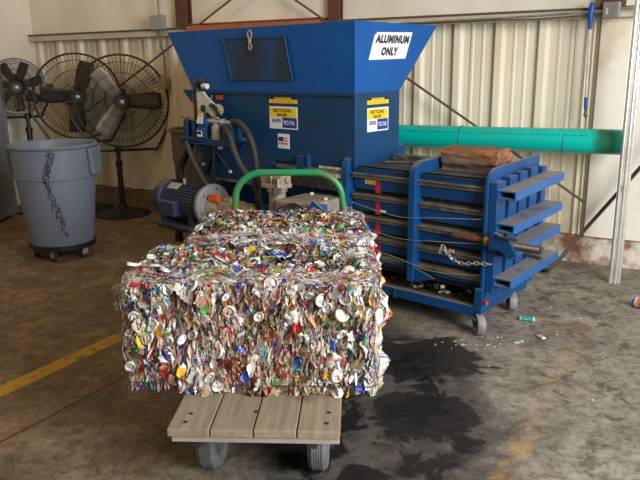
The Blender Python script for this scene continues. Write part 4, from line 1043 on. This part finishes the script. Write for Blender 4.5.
for x0, txt, wd in ((-1.38, '=-= - ==-=  =-==-= -==-=-=', .62), (-.70, '=-= - ==-=  =-==-= -==-=-=', .30), (-.36, '==-=-== =-=-==', .36)):
    o = lettering('pipe_lettering', txt, (x0, 0, .040), (1, 0, 0), (0, 0, 1), wd, .010, M['tealink'], pp, spacing=1.1)
    bend_print(o, x0)
for x in (-.86, -.15):
    mb = MB().tube([(x, py+.085, .88), (x-.01, -.13, 1.70)], .0016, 4)
    mb.tube([(x, py+(pr_+.003)*math.cos(2*PI*i/24), .884+(pr_+.003)*math.sin(2*PI*i/24)) for i in range(24)], .0022, 4, closed=True)
    mb.build('hanging_wire', M['rod'], pp)
# brace rods
def rodthing(label, pa, pb, r_=.009, y0=-.135):
    mb = MB().cyl(W(pa[0], y0, pa[1]), W(pb[0], y0, pb[1]), r_, 8); return wall_thing('brace_rod', label, 'rod', mb, M['rod'], 'diagonal brace rods on the back wall')
rodthing('diagonal brace rod rising to the right behind the fans and hopper', (-5.10, .825), (-2.5, 2.18))
rodthing('diagonal brace rod falling to the right behind the hopper and teal pipe', (-2.7, 2.15), (-.016, .468), .009, -.165)
# left conduit with two boxes
wall_thing('conduit', 'thin vertical conduit on the wall between the rightmost fan and the hopper', 'conduit', MB().tube([W(-3.76, -.135, 4.3), W(-3.775, -.135, 1.6), W(-3.80, -.07, 1.5), W(-3.815, -.06, 1.302)], .011, 10), M['steel'])
wall_thing('junction_box', 'grey junction box above the girt, left of the hopper', 'electrical box', MB().box(-3.83, -3.68, -.195, -.148, 1.725, 1.85, 0, WROOT), M['greybox'], smooth=False, bevel=.004)
wall_thing('outlet_box', 'small tan outlet box on the ribbed wall behind the rightmost fan', 'electrical box', MB().box(-3.865, -3.79, -.10, -.028, 1.195, 1.305, 0, WROOT), M['tan'], smooth=False, bevel=.004)
# right switch box with conduits
sb = thing('switch_box', 'grey electrical switch box on the brown column at upper right', 'electrical box', WO, WA)
MB().box(.002, .102, -.19, -.122, 1.665, 1.762).build('box_body', M['greybox'], sb, bevel=.006)
MB().box(.020, .034, -.196, -.19, 1.685, 1.725).build('switch_lever', M['white'], sb, bevel=.002)
wall_thing('conduit', 'horizontal steel conduit running right from the switch box', 'conduit', MB().cyl(W(.104, -.155, 1.722), W(1.4, -.155, 1.722), .009, 10), M['steel'])
mb = MB().tube([W(x, -.155-.045*min(1, max(0, -x*3)), z) for x, z in ((.0, 1.712), (-.194, 1.704), (-.383, 1.696), (-.649, 1.692), (-1.077, 1.690), (-1.5, 1.69))], .008, 6)
wall_thing('cable', 'grey cable running along the top of the girt into the switch box', 'cable', mb, M['steel'])
mb = MB().tube([W(x, -.15-.025*min(1, max(0, -x*3)), z) for x, z in ((.0, 1.69), (-.2, 1.682), (-.4, 1.676), (-.66, 1.680), (-1.08, 1.678), (-1.5, 1.68))], .006, 6)
wall_thing('cable', 'thin dark cable sagging below the grey one left of the switch box', 'cable', mb, M['rod'])
# window tool with blue handle
tl = thing('blue_handled_pole', 'white pole with a blue handle hanging on the wall above the teal pipe', 'pole', WO, WA)
MB().tube([(-.070, -.16, 1.60), (-.070, -.16, 1.63), (-.073, -.16, 1.69), (-.068, -.16, 1.74), (-.066, -.16, 1.765)], [.011, .013, .021, .021, .012], 12).build('handle', M['handleblue'], tl, smooth=True)
MB().cyl((-.070, -.16, 1.61), (-.060, -.16, 1.165), .0085, 10).build('shaft', M['white'], tl, smooth=True)
MB().cyl((-.060, -.16, 1.17), (-.056, -.16, 1.09), .012, 10).build('end_sleeve', M['handleblue'], tl, smooth=True)
MB().tube([(-.056, -.16, 1.09), (-.062, -.16, 1.05), (-.055, -.16, 1.035), (-.044, -.16, 1.055)], .006, 8).build('hook', M['black'], tl, smooth=True)
# upright conduits by the right edge
for k, (dx, dy, r_, lb) in enumerate(((-.028, 0, .0128, 'steel upright at the right edge, leftmost of the three'), (.0, -.008, .0128, 'bright steel upright at the right edge, middle of the three'), (.028, .006, .0128, 'steel upright at the right edge, rightmost of the three'))):
    mb = MB().cyl((1.912+dx, 4.245+dy, 0), (1.912+dx, 4.245+dy, 4.3), r_, 16)
    tag(mb.build('steel_upright', M['conduit'], None, smooth=True), lb, 'post', 'steel uprights at the right edge')
# power cord of the baler
mb = MB().tube(smoothpath([W(.9, -.2, 1.60), W(.313, -.2, .727), W(.011, -.2, .285), B(.10, .66, .245), B(.02, .66, .20)], 8), .013, 8)
wall_thing('power_cord', 'thick black power cord slanting down from the right edge behind the baler', 'cord', mb, M['rubber'])

# ================================================================== LITTER
def crushed(name, label, x, y, z, rz, cols, s=1.0, group='crushed cans littering the floor', flat=.35):
    mbc = MB(); n = 14; rows = []
    for i in range(9):
        zz = i/8; r_ = .031*(1 if 0 < i < 8 else .85)
        rows.append([((r_*math.cos(2*PI*j/n)+.006*noise.noise(Vector((i*.9, j*.8, x*9))))*s, (zz-.5)*.10*s+.006*noise.noise(Vector((j*.7, i, y*7))), max(.0008, (r_*(1+math.sin(2*PI*j/n))*flat+.008*abs(noise.noise(Vector((j*.9, i*.8, x*5)))))*s)) for j in range(n)])
    for i in range(8):
        vsx = rows[i]+rows[i+1]; mbc.add(vsx, [(j, (j+1) % n, (j+1) % n+n, j+n) for j in range(n)], 0 if i in (0, 7) else (1 if (i//2) % 2 else 2))
    mbc.add(rows[0], [tuple(range(n))]); mbc.add(rows[8], [tuple(range(n))])
    o = mbc.build(name, cols, None); o.location = (x, y, z); o.rotation_euler = (0, 0, rz)
    return tag(o, label, 'can', group)
LC = {}
for nm, c in (('teal', (0.05, .45, .38)), ('white', (.75, .75, .75)), ('pink', (.65, .40, .55)), ('green', (.12, .35, .15)), ('grey', (.4, .4, .42)), ('dark', (.03, .03, .03)), ('orange', (.7, .25, .1)), ('blue', (.05, .15, .5))):
    LC[nm] = mat(nm+'_can_print', c, .4, .3)
crushed('crushed_can', 'teal and white crushed can on the floor right of the baler caster', 1.154, 3.60, 0, R(70), [LC['white'], LC['teal'], LC['teal']], .8)
crushed('crushed_can', 'small pink crumpled scrap of can on the open floor', 1.15, 3.345, 0, R(20), [LC['white'], LC['pink'], LC['pink']], .5)
crushed('crushed_can', 'green and grey crumpled scrap nearest the baler front caster', 1.012, 3.283, 0, R(120), [LC['white'], LC['green'], LC['grey']], .5)
crushed('crushed_can', 'orange and white can with blue end lying by the right edge', 1.87, 3.76, 0, R(40), [LC['blue'], LC['white'], LC['orange']], 1.05, flat=.9)
for k, (x, y, lb) in enumerate(((-.30, .11, 'white crushed can on the rusty pan, nearer the chain'), (-.47, .10, 'white crushed can on the rusty pan, under the middle rib'))):
    p = B(x, y, .1405); crushed('crushed_can', lb, p.x, p.y, p.z, R(40+60*k), [LC['white'], LC['white'], LC['grey']], .6, 'crushed cans on the baler floor pan')
p = Vector((.262, 2.25, 0))
# loose flattened dark can jutting from the bale's right side
mb = MB().box(-.03, .03, -.02, .02, .0, .07)
# scraps
n = 0; P_ = MB()
for i in range(60):
    if i < 40: x = .80+random.gauss(0, .10); y = 3.30+random.gauss(0, .05)
    else: x = random.uniform(.6, 1.9); y = random.uniform(2.5, 4.0)
    s = random.uniform(.003, .009); a = random.uniform(0, PI)
    P_.add([(x+s*math.cos(a+k*PI/2)*random.uniform(.6, 1.6), y+s*math.sin(a+k*PI/2), .001+random.uniform(0, .004)) for k in range(4)], [(0, 1, 2, 3)])
tag(P_.build('scrap_flakes', LC['white'], None, fix=False), 'tiny pale foil scraps scattered on the floor by the baler caster', 'scraps', None, 'stuff')
# dark rubbish heaped inside the baler under the ledges
P_ = MB()
for i in range(420):
    x = random.uniform(-.90, -.12); y = random.uniform(.05, .45); zz = .141+random.uniform(0, .055)*(1-(y-.05)*.2); s = random.uniform(.008, .024)
    c = B(x, y, zz); a = random.uniform(0, PI); b_ = random.uniform(-.9, .9)
    P_.add([(c.x+s*math.cos(a+k*PI/2), c.y+s*math.sin(a+k*PI/2), c.z+s*b_*(1 if k in (0, 1) else -1)*.5+.004) for k in range(4)], [(0, 1, 2, 3)], 1 if random.random() < .06 else 0)
tag(P_.build('dark_rubbish', [M['slot'], LC['white']], None, fix=False), 'black grimy rubbish heaped in the bottom of the baler chamber', 'rubbish', None, 'stuff')
